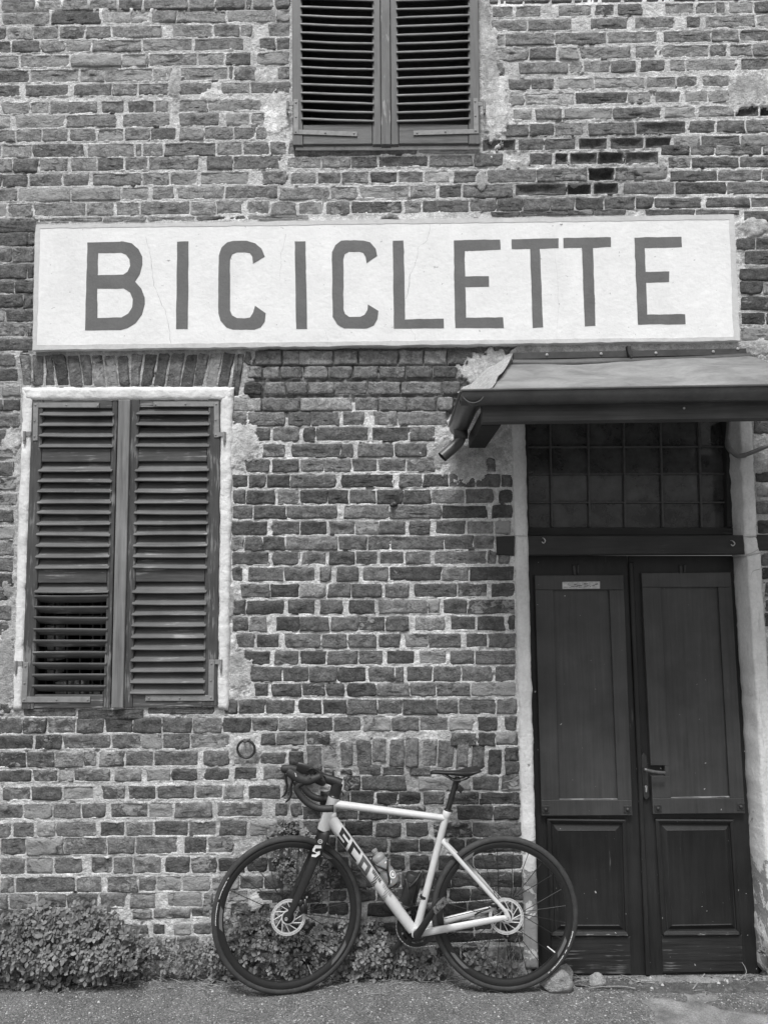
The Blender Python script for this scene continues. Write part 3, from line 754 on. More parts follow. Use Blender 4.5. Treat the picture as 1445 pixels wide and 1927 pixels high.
PROF_OPEN = [(-.006, .003), (-.004, .006), (.000, .005), (.044, -.026), (.046, -.032), (.040, -.034), (-.004, -.006)]
PROF_UP = [(-.010, -.001), (-.012, .006), (-.008, .013), (-.001, .015), (.026, .033), (.040, .040), (.044, .035), (.028, .024), (.004, .003)]
def strap(parent, pts, Y, w, rivets, name='corner_strap'):
    """flat L-shaped iron strap through photo points"""
    a, c, d = [P(x, y, Y) for x, y in pts]; h = w/2
    def bar(p, q, e0, e1):
        t = (q-p)/np.linalg.norm(q-p); n = np.array([-t[2], 0, t[0]])
        p = p-t*e0; q = q+t*e1
        return slab3([p+n*h, q+n*h, q-n*h, p-n*h], .004, .001)
    g = [bar(a, c, .008, h), bar(c+(d-c)/np.linalg.norm(d-c)*(h+.0002), d, 0, .012)]
    for x, y in rivets:
        g.append(lathe(P(x, y, Y), (0, -1, 0), [(.0055, -.001), (.005, .002), (.003, .0035)], 8))
    obj(name, merge(*g), M_STRAP, parent, auto=40)
def hinge(parent, x, y, s, Y, w=.018):
    """pin hinge: knuckle on the wall pintle with the arm to the shutter"""
    p = P(x, y, Y); g = [tube([p+[0, 0, .018], p+[0, 0, -.030]], .0075, 10), tube([p+[0, 0, -.030], p+[0, 0, -.048]], .0055, 8)]
    g.append(box(p+[s*.016, .003, .006], (.032, .006, .022))); g.append(box(p+[-s*.004, .03, -.03], (.010, .055, .010)))
    obj('hinge', merge(*g), M_STRAP, parent, auto=40)
YS = -.012
def shutter_lower(name, q, stl, stl_b, rails, slats, openn, label):
    """q outer corners; stl/stl_b: inner edges of the stiles at top and bottom"""
    S = empty(name, P((q[3][0]+q[2][0])/2, q[3][1], YS), HOUSE, label=label)
    lt, rt = stl; lb, rb = stl_b
    y0, y1 = q[0][1], q[3][1]
    inn = lambda y: (lt+(lb-lt)*(y-y0)/(y1-y0), rt+(rb-rt)*(y-y0)/(y1-y0))
    solid('stile', [q[0], (lt, y0), (lb, q[3][1]), q[3]], YS, .042, M_SHU_LO, S)
    solid('stile', [(rt, q[1][1]), q[1], q[2], (rb, q[2][1])], YS, .042, M_SHU_LO, S)
    for a, c in rails:
        (l0, r0), (l1, r1) = inn(a), inn(c); e = .6
        solid('rail', [(l0+e, a), (r0-e, a), (r1-e, c), (l1+e, c)], YS+.002, .036, M_RAIL_LO, S)
    for k, y in enumerate(slats):
        l, r = inn(y); op = k in openn; j = rng.normal(0, .5, 2)
        L, R = P(l-4, y+j[0], YS), P(r+4, y+j[1], YS)
        obj('slat', slat_geo(L, R, PROF_OPEN if op else PROF_SHUT, rng.normal(.0008, .0012)), M_SLAT_LO, S, auto=50)
    return S
sl_l = [782, 801.5, 822, 841, 887, 907, 927, 947.5, 967.5, 987.5, 1008, 1029, 1049, 1070, 1115, 1122, 1143, 1163, 1185, 1206, 1228, 1249, 1270, 1291]
SL = shutter_lower('shutter', [(60, 752), (221, 752), (207, 1333), (40, 1335)], (81, 212), (63, 194), [(754, 768), (843.5, 869), (1072, 1097), (1308, 1333)], sl_l, set(range(15, 24)), 'weathered louvred shutter with its lowest slats turned open')
sl_r = [780, 800, 821, 840, 886, 906, 926.5, 947, 967, 987, 1007, 1028, 1048.5, 1069, 1116, 1137, 1158, 1179, 1200.5, 1222, 1243, 1264, 1285, 1305]
SR = shutter_lower('shutter', [(246, 752), (415, 750), (409, 1329), (232, 1332)], (262, 392), (249, 381), [(752, 766), (842, 868), (1070, 1095), (1307.5, 1331)], sl_r, set(), 'weathered louvred shutter with all its slats closed')
solid('cover_strip', [(222.5, 752), (245, 752), (231.5, 1333), (209, 1333)], YS-.014, .05, M_STRIP, SR, .003)
strap(SL, [(66, 826), (67, 762), (182, 762)], YS-.004, .026, [(66.5, 762), (125, 762), (184, 763), (65, 792), (65, 821)])
strap(SR, [(408, 820), (407, 760), (293, 760)], YS-.004, .026, [(407, 760), (349, 760), (293, 761), (406, 790), (406, 818)])
strap(SL, [(48, 1250), (45, 1317), (165, 1317)], YS-.004, .028, [(48, 1254), (46, 1286), (45, 1317), (106, 1317), (165, 1317)])
strap(SR, [(398, 1245), (397, 1314), (278, 1314)], YS-.004, .028, [(398, 1249), (397, 1281), (397, 1313), (338, 1314), (280, 1314)])
hinge(SL, 46, 818, 1, YS-.008); hinge(SR, 422, 819, -1, YS-.008); hinge(SL, 30, 1251, 1, YS-.008); hinge(SR, 416, 1248, -1, YS-.008)
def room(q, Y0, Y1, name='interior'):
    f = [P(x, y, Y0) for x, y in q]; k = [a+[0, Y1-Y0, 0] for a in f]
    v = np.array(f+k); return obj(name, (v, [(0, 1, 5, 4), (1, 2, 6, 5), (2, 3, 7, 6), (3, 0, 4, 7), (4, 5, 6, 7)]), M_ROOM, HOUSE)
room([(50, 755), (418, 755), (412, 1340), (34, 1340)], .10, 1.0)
g = []
for x in (88, 104, 128, 152, 176, 192): g.append(tube([P(x, 1100, .16), P(x-2, 1330, .16)], .006, 6))
for y in (1160, 1225, 1290): g.append(tube([P(50, y, .165), P(205, y, .165)], .006, 6))
obj('window_grille', merge(*g), M_IRON, HOUSE, label='iron bars seen through the open slats')
for k, (x0, x1, y0, y1) in enumerate(((84, 96, 1177, 1245), (97, 110, 1177, 1243), (84, 108, 1262, 1268), (104, 119, 1284, 1318), (120, 133, 1283, 1318), (140, 157, 1281, 1316), (168, 196, 1298, 1316), (84, 97, 1136, 1150), (98, 111, 1134, 1150))):
    obj('carton_or_reflection', slab(rect(x0, y0, x1, y1), .22+.01*(k % 3), .08), M_PALE, HOUSE)

# ================================================================ upper window: two dark painted shutters, seen to above the frame
YU = -.035
def shutter_upper(q, inn0, inn1, ys, slope, label, centre):
    """q: TL TR BR BL; inn0, inn1: slat field edges at y=-320 and at the sill"""
    S = empty('shutter', P((q[3][0]+q[2][0])/2, q[3][1], YU), HOUSE, label=label)
    y0, y1 = -320, q[3][1]
    inn = lambda y: (inn0[0]+(inn1[0]-inn0[0])*(y-y0)/(y1-y0), inn0[1]+(inn1[1]-inn0[1])*(y-y0)/(y1-y0))
    solid('stile', [q[0], (inn0[0], y0), (inn1[0], q[3][1]), q[3]], YU, .042, M_SHU_UP, S)
    solid('stile', [(inn0[1], y0), q[1], q[2], (inn1[1], q[2][1])], YU, .042, M_SHU_UP, S)
    (l0, r0), (l1, r1) = inn(233), inn(q[3][1]); solid('rail', [(l0+.6, 233+slope*.4), (r0-.6, 233-slope*.2), (r1-.6, q[2][1]-1), (l1+.6, q[3][1]-1)], YU+.002, .036, M_SHU_UPH, S)
    solid('rail', [(inn0[0]+.6, y0), (inn0[1]-.6, y0), (inn(y0+30)[1]-.6, y0+30), (inn(y0+30)[0]+.6, y0+30)], YU+.002, .036, M_SHU_UPH, S)
    for y in ys:
        l, r = inn(y); L, R = P(l-3, y-slope, YU), P(r+3, y+slope, YU)
        obj('slat', slat_geo(L, R, PROF_UP, abs(rng.normal(.0025, .0015)), 9), M_SHU_UPH, S, auto=50)
    return S
ys = [y for y in np.arange(228, -290, -16.2)]
UL = shutter_upper([(547, -320), (713, -320), (717, 271), (551, 272)], (566, 699), (570, 701), ys, 2.3, 'dark upper shutter with sagging slats, on the side of the sign with the letter B', 0)
UR = shutter_upper([(732, -320), (896, -320), (903, 270), (736, 271)], (746, 878), (750, 882), ys, -2.6, 'dark upper shutter with flaking paint beside its meeting strip', 0)
solid('cover_strip', [(714, -320), (731.5, -320), (735.5, 271), (717.5, 271)], YU-.010, .04, wood('flaking_strip', .10, .42, (60, 60, 6), .575, .5), UR, .003)
strap(UL, [(557, 188), (557, 247), (668, 251)], YU-.004, .026, [(557, 192), (557, 219), (556.5, 247), (612, 249), (666, 250)])
strap(UR, [(895, 186), (896, 246), (782, 249)], YU-.004, .026, [(894, 190), (894.5, 217), (895, 245), (838, 247), (785, 249)])
hinge(UL, 541, 196, 1, YU-.004); hinge(UR, 911, 196, -1, YU-.004)
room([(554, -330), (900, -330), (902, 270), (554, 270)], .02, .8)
solid('window_sill', [(556, 272), (902, 270), (903, 279), (556, 281)], -.012, .12, M_MORT2 if 'M_MORT2' in globals() else M_JAMB, HOUSE, .004)

# ================================================================ the painted sign
def frame_pts(q, Y): return np.array([P(x, y, Y) for x, y in q])
def wob(p, amp, seed, sub=.03):
    """resample a polygon and let its edge wander as a hand-painted or trowelled line does"""
    out = []
    for i in range(len(p)):
        a, c = p[i], p[(i+1) % len(p)]; n = max(1, int(np.linalg.norm(c-a)/sub))
        for k in range(n): out.append(a+(c-a)*k/n)
    out = np.array(out); out[:, 0] += fbm(out[:, 0], out[:, 2], 22, seed, 2)*amp; out[:, 2] += fbm(out[:, 0]+7, out[:, 2], 22, seed+3, 2)*amp
    return out
SQ = [(67, 422.5), (1381, 403), (1392, 640.5), (61, 658.5)]; SI = [(75.6, 429.5), (1371.5, 412.5), (1380.5, 634), (68.8, 649.3)]
YG = -.034
SIGN = empty('shop_sign', P(726, 650, 0), label='long white rendered sign board reading BICICLETTE above the window and door', cat='sign')
obj('sign_panel', slab3(wob(frame_pts(SQ, YG), .005, 80), .06, .004), M_SIGN, SIGN, auto=40)
def flat_poly(outer, holes=(), Y=0, t=.0012):
    loops = [[Vector(p) for p in l] for l in ([outer]+list(holes))]
    tri = tessellate_polygon(loops); V = np.array([p for l in loops for p in l]); n = len(V); V[:, 1] = Y
    W2 = V.copy(); W2[:, 1] = Y+t; F = []
    for a, c, d in tri:
        nrm = (V[c]-V[a])[0]*(V[d]-V[a])[2]-(V[c]-V[a])[2]*(V[d]-V[a])[0]
        F.append((a, c, d) if nrm > 0 else (a, d, c))
    o = 0
    for l in loops:
        k = len(l); F += [(o+i, o+(i+1) % k, n+o+(i+1) % k, n+o+i) for i in range(k)]; o += k
    return np.vstack([V, W2]), F
obj('border', flat_poly(wob(frame_pts(SQ, YG), .005, 80)[:, :]*1.0, [wob(frame_pts(SI, YG), .005, 84)], YG-.0015, .0013), M_BORDER, SIGN, label='light grey painted border band')
Z4 = lambda l: [(x/2.58, 380+y/2.58) for x, y in l]; Z5 = lambda l: [(480+x/2.779, 380+y/2.779) for x, y in l]; Z6 = lambda l: [(885+x/2.58, 380+y/2.58) for x, y in l]
LET = [
(Z4([(425, 195), (600, 192), (640, 200), (672, 228), (690, 265), (692, 305), (680, 350), (655, 385), (685, 420), (702, 462), (703, 495), (690, 545), (660, 585), (620, 610), (585, 620), (413, 622)]),
 [Z4([(477, 247), (588, 245), (612, 255), (629, 278), (632, 310), (620, 338), (600, 352), (476, 356)]), Z4([(473, 420), (600, 418), (630, 437), (645, 470), (641, 510), (622, 542), (590, 560), (473, 563)])]),
(Z4([(860, 192), (916, 190), (912, 616), (855, 617)]), []),
(Z4([(1062, 260), (1075, 220), (1103, 194), (1130, 188), (1200, 188), (1240, 200), (1270, 225), (1285, 265), (1230, 298), (1225, 265), (1212, 248), (1190, 243), (1150, 243), (1128, 252), (1117, 280), (1117, 525), (1128, 550), (1150, 563), (1190, 565), (1215, 560), (1230, 535), (1238, 503), (1290, 540), (1285, 580), (1265, 608), (1235, 618), (1130, 618), (1100, 608), (1070, 575), (1060, 540)]), []),
(Z5([(207, 206), (264, 206), (272, 663), (215, 663)]), []),
(Z5([(402, 260), (420, 225), (450, 202), (475, 200), (565, 200), (600, 210), (630, 245), (638, 280), (583, 318), (577, 285), (565, 265), (545, 258), (490, 258), (468, 272), (462, 300), (462, 560), (470, 585), (492, 600), (550, 600), (572, 590), (588, 565), (590, 535), (645, 570), (640, 610), (620, 645), (585, 660), (465, 660), (430, 640), (405, 600)]), []),
(Z5([(720, 202), (776, 200), (785, 614), (985, 610), (987, 658), (725, 660)]), []),
(Z5([(1038, 200), (1280, 195), (1283, 248), (1095, 254), (1098, 388), (1222, 387), (1222, 442), (1100, 445), (1103, 605), (1296, 601), (1299, 658), (1046, 658)]), []),
(Z6([(199, 180), (428, 175), (428, 222), (337, 225), (352, 608), (302, 610), (290, 227), (200, 228)]), []),
(Z6([(451, 174), (681, 170), (682, 217), (595, 220), (607, 600), (555, 603), (541, 220), (452, 222)]), []),
(Z6([(796, 172), (1025, 167), (1027, 216), (847, 222), (850, 338), (964, 337), (965, 386), (852, 390), (858, 546), (1042, 543), (1044, 592), (812, 594)]), [])]
for k, (o_, h_) in enumerate(LET):
    obj('letter', flat_poly(wob(frame_pts(o_, YG), .003, 90+k, .02), [wob(frame_pts(h, YG), .003, 120+k, .02) for h in h_], YG-.0014, .0012), M_LETTER, SIGN)
def crack(pts, w, seed, parent, Y, name='crack'):
    p = smooth_path([P(x, y, Y) for x, y in pts], 6); p[:, 0] += fbm(p[:, 2]*9, p[:, 0]*9, 4, seed, 3)*.012
    V = []; F = []
    for i, a in enumerate(p):
        k = .7*w*(.35+.65*abs(float(fbm(i*.35, seed, 1, seed, 2)))*2); V += [a+[-k/2, 0, 0], a+[k/2, 0, 0]]
        if i: F.append((2*i-2, 2*i-1, 2*i+1, 2*i))
    obj(name, (V, F), M_CRACK, parent)
for k, (pts, wd) in enumerate((([(275, 445), (284, 487), (288, 525), (300, 560), (312, 590), (320, 630), (322, 650)], .0030), ([(811, 411), (807, 440), (800, 455), (788, 466), (783, 490), (771, 520), (768, 545), (764, 562)], .0034),
        ([(538, 440), (528, 480), (530, 500), (525, 528)], .0018), ([(771, 617), (780, 632), (782, 646)], .0022), ([(585, 614), (610, 621), (618, 640)], .0014), ([(1040, 448), (1050, 560), (1047, 640)], .0010))):
    crack(pts, wd, 140+k, SIGN, YG-.0004)
for x, y, s in ((317, 489, .016), (370, 462, .007), (96, 608, .006), (1056, 421, .016), (1040, 424, .008)):
    c = P(x, y, YG); obj('chipped_spot', blob(c, (s*.5, .002, s*.4), int(x), 10, 6, .5), M_MORT3 if 'M_MORT3' in globals() else M_BORDER, SIGN, smooth=True)
# ================================================================ door opening: plaster jambs, beam, transom light, double door
YD = .135
lj = plaster_strip([(963, 776), (988, 776), (1014, 1826), (988, 1826)], -.010, .015, 6, 200, .003, .006, 200, back=.16)
obj('door_jamb', lj, M_JAMB, HOUSE, smooth=True, label='narrow plaster jamb with peeling paint behind the rear bicycle wheel')
def jamb_right(a, c, name='door_jamb', **kw):
    """front band between photo lines (corner -> outer) and its reveal going back to the door"""
    (ctx, cty), (cbx, cby), (otx, oty), (obx, oby) = a
    front = plaster_strip([(ctx, cty), (otx, oty), (obx, oby), (cbx, cby)], -.012, .012, 8, 110, .003, .007, c, back=.16)
    obj(name, front, M_JAMB, HOUSE, smooth=True, **kw)
jamb_right(((1390, 776), (1401, 1010), (1415, 776), (1425, 1010)), 210, label='upper length of plaster jamb beside the transom window')
jamb_right(((1406, 1046), (1455, 1850), (1431, 1042), (1490, 1850)), 220, label='cracked plaster jamb beside the door leaf with the handle')
jamb_right(((1401, 1010.5), (1405, 1045.5), (1425, 1010.5), (1430, 1041.5)), 226, label='short plaster piece across the beam end')
# timber beam with its ends showing beyond the jambs
solid('lintel_beam', [(990, 1008), (1400, 1007), (1402, 1043), (990, 1045)], -.002, .135, M_LINTEL, HOUSE, .006, label='black hewn beam between door and transom')
solid('beam_end', [(934, 1009), (968, 1008.5), (968, 1046), (935, 1044)], -.012, .10, M_LINTEL, HOUSE, .005)
solid('beam_end', [(1422, 1006), (1500, 1006), (1502, 1036), (1424, 1036)], -.006, .10, M_LINTEL, HOUSE, .005)
for x, y in ((1021, 1016), (1375, 1021)):
    p = P(x, y, -.004); g = [tube(smooth_path([p+[0, .01, .010], p+[0, -.018, .008], p+[.008, -.026, -.006], p+[0, -.022, -.018], p+[-.008, -.018, -.010]], 5), .0028, 7)]
    obj('screw_hook', merge(*g), M_STEEL, HOUSE, smooth=True)
# transom light
TR = empty('transom_window', P(1186, 1004, YD), HOUSE, label='dark glazed transom with a grid of bars above the door')
solid('frame_rail', [(988, 992.5), (1388, 992.5), (1389, 1007), (989, 1008)], YD-.02, .07, M_LINTEL, TR, .004)
solid('frame_stile', [(1365, 740), (1392, 740), (1392, 992), (1369, 992)], YD-.02, .07, M_LINTEL, TR, .004)
solid('frame_stile', [(972, 740), (992, 740), (996, 992), (978, 992)], YD-.02, .07, M_LINTEL, TR, .004)
M_BAR = M('transom_bar', .080, .6, ((60, 4, .3),))
for xt, xb in ((1034, 1039), (1106, 1110), (1173, 1177), (1242, 1248), (1314, 1321)):
    solid('glazing_bar', [(xt-1.9, 745), (xt+1.9, 745), (xb+1.9, 992), (xb-1.9, 992)], YD+.006, .02, M_BAR, TR, .003)
for y in (785, 841, 892, 946):
    solid('glazing_bar', [(994, y-1.8), (1366, y-2.6), (1367, y+.8), (994, y+1.6)], YD+.0095, .014, M_BAR, TR, .003)
obj('glass', slab([(990, 745), (1370, 745), (1374, 993), (992, 993)], YD+.026, .004, .0005), M_GLASS, TR)
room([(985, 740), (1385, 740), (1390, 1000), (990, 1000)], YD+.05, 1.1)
for x0, x1, y0, y1 in ((994, 1026, 915, 943), (1040, 1098, 911, 942), (1110, 1160, 913, 940), (1176, 1230, 911, 938), (1250, 1306, 914, 938), (1322, 1345, 920, 938), (996, 1026, 953, 962), (1040, 1330, 955, 963)):  # blocks added behind the glass, standing in for reflections in the panes
    obj('carton_or_reflection', slab(rect(x0, y0, x1, y1), .32, .10), M_PALE, HOUSE)

# double door
M_LIT_WORN = wood('lit_worn_edge_paint', .13, .34, (9, 60, 60), .50, .6)  # pale tone paints in the light on the panel ledge, with some wear
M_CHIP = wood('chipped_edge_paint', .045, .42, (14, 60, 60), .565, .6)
def loftq(levels, cap=True):
    """nested quads (photo corners TL TR BR BL, depth) joined front to back: mouldings and fielded panels"""
    return loft([np.array([P(x, y, Y) for x, y in q])[::-1] for q, Y in levels], cap1=cap)
def inq(q, l, t=None, r=None, b=None):
    t = l if t is None else t; r = l if r is None else r; b = t if b is None else b
    return [(q[0][0]+l, q[0][1]+t), (q[1][0]-r, q[1][1]+t), (q[2][0]-r, q[2][1]-b), (q[3][0]+l, q[3][1]-b)]
def door_leaf(label, q, board, panel, low_o, low_i, kick, bolts, notch=None):
    D = empty('door', P((q[2][0]+q[3][0])/2, q[2][1], YD), HOUSE, label=label)
    solid('door_leaf', q, YD+.012, .04, M_DOORLO, D, .002)
    # applied upper board: rails, stiles and a sunk panel
    Yb = YD-.016; B, Pn = board, panel; e = .35
    def L(y, a, c): t = (y-a[1])/(c[1]-a[1]); return a[0]+(c[0]-a[0])*t
    yt, yb = Pn[0][1], Pn[3][1]
    solid('rail', [B[0], B[1], (L(yt, B[1], B[2]), yt), (L(yt, B[0], B[3]), yt)], Yb, .026, M_DOOR, D, .002)
    solid('rail', [(L(yb, B[0], B[3]), yb), (L(yb, B[1], B[2]), yb), B[2], B[3]], Yb, .026, M_DOOR, D, .002)
    def stile(a0, a1, b0, b1): solid('stile', [(a0, b0), (a1, b0), (L(b1, Pn[0], Pn[3])-(L(b0, Pn[0], Pn[3])-a1), b1), (L(b1, B[0], B[3])-(L(b0, B[0], B[3])-a0), b1)], Yb+.0008, .025, M_DOOR, D, .0015)
    if notch:
        n0, n1, nx = notch
        stile(L(yt, B[0], B[3]), L(yt, Pn[0], Pn[3])-e, yt+e, n0)
        solid('stile', [(nx, n0+.3), (L(n0, Pn[0], Pn[3])-e, n0+.3), (L(n1, Pn[0], Pn[3])-e, n1-.3), (nx, n1-.3)], Yb+.0008, .025, M_DOOR, D, .0015)
        stile(L(n1, B[0], B[3]), L(n1, Pn[0], Pn[3])-e, n1, yb-e)
    else: stile(L(yt, B[0], B[3]), L(yt, Pn[0], Pn[3])-e, yt+e, yb-e)
    solid('stile', [(L(yt, Pn[1], Pn[2])+e, yt+e), (L(yt, B[1], B[2]), yt+e), (L(yb, B[1], B[2]), yb-e), (L(yb, Pn[1], Pn[2])+e, yb-e)], Yb+.0008, .025, M_DOOR, D, .0015)
    solid('panel', [(x, y) for x, y in inq(Pn, -3)], Yb+.017, .008, M_DOOR, D, .001)
    for x, y in bolts:
        g = [slab(rect(x-7, y-7, x+7, y+7), Yb-.003, .006, .001), lathe(P(x, y, Yb-.003), (0, -1, 0), [(.010, -.001), (.0095, .004), (.006, .008), (.002, .0095)], 12)]
        for dx in (-5, 5):
            for dy in (-5, 5): g.append(lathe(P(x+dx, y+dy, Yb-.003), (0, -1, 0), [(.0028, 0), (.002, .0015)], 6))
        obj('bolt_plate', merge(*g), M_STRAP if False else M_IRON, D, auto=40)
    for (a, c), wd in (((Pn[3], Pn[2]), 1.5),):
        obj('lit_or_worn_edge', slab([(a[0], a[1]-wd), (c[0], c[1]-wd), (c[0]+.3, c[1]+.4), (a[0], a[1]+.4)], Yb+.0065, .011, .001), M_LIT_WORN, D)  # ledge lit from above, its brightness painted as a pale strip
    obj('lit_or_worn_edge', slab([(low_o[3][0]+3, low_o[3][1]-2.2), (low_o[2][0]-3, low_o[2][1]-2.2), (low_o[2][0]-2, low_o[2][1]+1.4), (low_o[3][0]+3, low_o[3][1]+1.4)], YD-.0065, .004, .001), M_CHIP, D)
    # lower moulded panel
    o_, i_ = low_o, low_i
    lv = [(o_, YD+.013), (o_, YD-.002), (inq(o_, 3, 3), YD-.006), (inq(o_, 7, 7), YD-.001), (inq(o_, 9, 9), YD+.010), (inq(o_, 11, 11), YD+.0115)]
    obj('moulding', loftq(lv, False), M_DOORLO, D, auto=30)
    lv = [(inq(o_, 10.5, 10.5), YD+.0118), (inq(i_, -3.5, -4), YD+.002), (inq(i_, -1.8, -2.2), YD-.001), (i_, YD+.002)]
    obj('panel', loftq(lv), M_DOORLO, D, auto=25)
    solid('kick_board', kick, YD+.004, .02, M_KICK, D, .003)
    return D
D1 = door_leaf('door leaf with a small metal name plate', [(990, 1046), (1179.5, 1046), (1216.5, 1836), (1004, 1836)],
    [(1006, 1083), (1173, 1082), (1190, 1535), (1019, 1536)], [(1041, 1110), (1146, 1110), (1162, 1505.5), (1052.5, 1506)],
    [(1029, 1541), (1178, 1543), (1184, 1761), (1036, 1761)], [(1051, 1566), (1156, 1566), (1164, 1741), (1056, 1741)], [(1037, 1764), (1186, 1764), (1188, 1834), (1039, 1834)],
    [(1027, 1524), (1181, 1524)])
D2 = door_leaf('door leaf with a lever handle', [(1182.5, 1046), (1404, 1046), (1440, 1832), (1219.5, 1836)],
    [(1207, 1078.5), (1375, 1077), (1402, 1531), (1229, 1532.5)], [(1243, 1105), (1351, 1104), (1373, 1501), (1263, 1503)],
    [(1233, 1542), (1381, 1543), (1394, 1759), (1246, 1760)], [(1256, 1566), (1363, 1565), (1375, 1739), (1265, 1741)], [(1245, 1762), (1396, 1761), (1400, 1829), (1247, 1832)],
    [(1238, 1522), (1394, 1519)], notch=(1441, 1461.5, 1251))
solid('astragal', [(1184, 1058), (1192, 1058), (1225, 1837), (1216, 1837)], YD-.008, .03, M_DOORLO, D2, .004)
# name plate with worn lettering, catches, lock and handle
pl = solid('name_plate', [(1058, 1095), (1129, 1094), (1129, 1108), (1058, 1109)], YD-.020, .004, M_PLATE, D1, .0015)
g = []
for k in range(34):
    x = rng.uniform(1061, 1121); y = rng.uniform(1097.5, 1105.5); L_ = rng.uniform(2, 7)
    g.append(slab([(x, y-.6), (x+L_, y-.7+rng.uniform(-1, 1)), (x+L_, y+.3), (x, y+.5)], YD-.0206, .0004, .0001))
obj('worn_engraving', merge(*g), M('engraving', .14, .6), D1)
for D_, x in ((D1, 1084), (D2, 1285)):
    g = [slab([(x-7, 1064), (x-1.5, 1064), (x+.5, 1083), (x-5, 1082)], YD+.004, .02, .002), slab([(x+2, 1063), (x+6, 1063), (x+5, 1080), (x+2, 1080)], YD+.004, .02, .002)]
    obj('latch', merge(*g), M_IRON, D_, auto=40)
g = [slab([(1206, 1424), (1212, 1418), (1217, 1424), (1222, 1500), (1216, 1506), (1211, 1500)], YD-.004, .02, .0015)]
obj('lock_plate', merge(*g), M_IRON, D2, auto=40)
hp = [P(1213, 1449, YD-.01), P(1213, 1449, YD-.052), P(1218, 1450, YD-.058), P(1232, 1453, YD-.058), P(1247, 1454.5, YD-.056), P(1251, 1454.5, YD-.052)]
obj('handle', merge(tube(smooth_path(hp, 4), .0085, 10, flat=.75)), M('handle_metal', .18, .35, ((50, 4, .3),), metal=.7), D2, smooth=True)
g = [slab([(1213, 1480), (1215.5, 1478.5), (1218.5, 1480), (1218, 1484.5), (1217.5, 1491), (1215.8, 1492), (1214.5, 1491), (1214.6, 1484.5)], YD-.007, .004, .001)]
obj('keyhole_cover', merge(*g), M_STEEL, D2, auto=40)
# thin cracks where plaster crosses the beam
for pts in ([(935, 1009), (960, 1008), (992, 1009)], [(1398, 1009), (1410, 1011), (1424, 1008)], [(1404, 1044), (1416, 1040), (1428, 1033)], [(1412, 1092), (1416, 1076), (1430, 1071)]):
    p = smooth_path([P(x, y, -.0165) for x, y in pts], 6); V = []; F = []
    for i, a in enumerate(p):
        V += [a+[0, 0, .0016], a-[0, 0, .0016]]
        if i: F.append((2*i-2, 2*i-1, 2*i+1, 2*i))
    obj('plaster_crack', (V, F), M_CRACK, HOUSE)

# ================================================================ sheet-metal canopy over the door
YF = -.68
CAN = empty('door_canopy', P(1190, 735, 0), label='sheet metal canopy with dark gutter projecting over the door', cat='canopy')
nu, nv = 90, 14
c0, c1, c2, c3 = P(962, 684, -.01), P(1402, 669, -.01), P(1600, 729, YF-.02), P(924, 731, YF-.02)
u, v = np.meshgrid(np.linspace(0, 1, nu), np.linspace(0, 1, nv)); u = u.ravel()[:, None]; v = v.ravel()[:, None]
p = (c0*(1-u)+c1*u)*(1-v)+(c3*(1-u)+c2*u)*v
env = (np.sin(np.pi*v)**.5)[:, 0]
p[:, 2] += (fbm(p[:, 0], p[:, 1], 3.2, 300, 3)*.030+fbm(p[:, 0]*.6, p[:, 1]*2, 9, 304, 2)*.008)*env
idx = np.arange(nu*nv).reshape(nv, nu); F = [tuple(r) for r in np.stack([idx[:-1, :-1], idx[1:, :-1], idx[1:, 1:], idx[:-1, 1:]], -1).reshape(-1, 4)]
p2 = p-[0, 0, .012]; F += [tuple(i+nu*nv for i in q[::-1]) for q in F]
ring = list(idx[0, :])+list(idx[1:, -1])+list(idx[-1, -2::-1])+list(idx[-2:0:-1, 0]); F += [(ring[i], ring[i]+nu*nv, ring[(i+1) % len(ring)]+nu*nv, ring[(i+1) % len(ring)]) for i in range(len(ring))]
obj('roof_sheet', (np.vstack([p, p2]), F), M_ROOF, CAN, smooth=True)
# mortar fillet closing the sheet's side against the wall
fl = []
A0, A1 = P(966, 664, -.012), P(926, 731, YF-.01)
side = []
for k in range(9):
    t = k/8; a = A0*(1-t)+A1*t; bq = np.array([P(955-95*t, 668+72*t, -.012)[0], -.014, P(955-95*t, 668+72*t, -.012)[2]])
    side.append([a*(1-s)+bq*s + np.array([0, 0, .02*fbm(k*.7, s*3, 1, 310, 2)]) for s in np.linspace(0, 1, 7)])
V = np.array(side).reshape(-1, 3); F = [(i*7+j, (i+1)*7+j, (i+1)*7+j+1, i*7+j+1) for i in range(8) for j in range(6)]
obj('mortar_fillet', (V, F), M_MORTAR, CAN, smooth=True, attrs={'tone': np.full(len(V), .36), 'plaster': np.full(len(V), .8)}, label='rough cement fillet along the sheet edge')
# wall flashing with screws, lip and a bracket
fl = slab([(966, 663), (1404, 655), (1406, 667), (966, 676)], -.020, .03, .002)
obj('wall_flashing', fl, M_FLASH, CAN, auto=40)
lip = [P(964, 676, -.022), P(1040, 676, -.03), P(1150, 673, -.045), P(1200, 673, -.03), P(1300, 670, -.028), P(1412, 664, -.022)]
L2 = [P(964, 684, -.05), P(1040, 685.5, -.06), P(1150, 681.5, -.085), P(1200, 679.5, -.07), P(1300, 677, -.06), P(1420, 672, -.05)]
a_, b_ = smooth_path(lip, 6), smooth_path(L2, 6); n = len(a_); V = np.vstack([a_, b_, b_-[0, -.004, .004]]); F = [(i, n+i, n+i+1, i+1) for i in range(n-1)]+[(n+i, 2*n+i, 2*n+i+1, n+i+1) for i in range(n-1)]
obj('flashing_lip', (V, F), M_FLASH, CAN, smooth=True)
for x, y in ((1029, 667.5), (1131, 665.5), (1234, 664), (1342, 661.5), (1388, 656)):
    obj('screw', lathe(P(x, y, -.021), (0, -1, 0), [(.0075, -.001), (.0075, .002), (.004, .003), (.0038, .005)], 12), M_STEEL, CAN, auto=40)
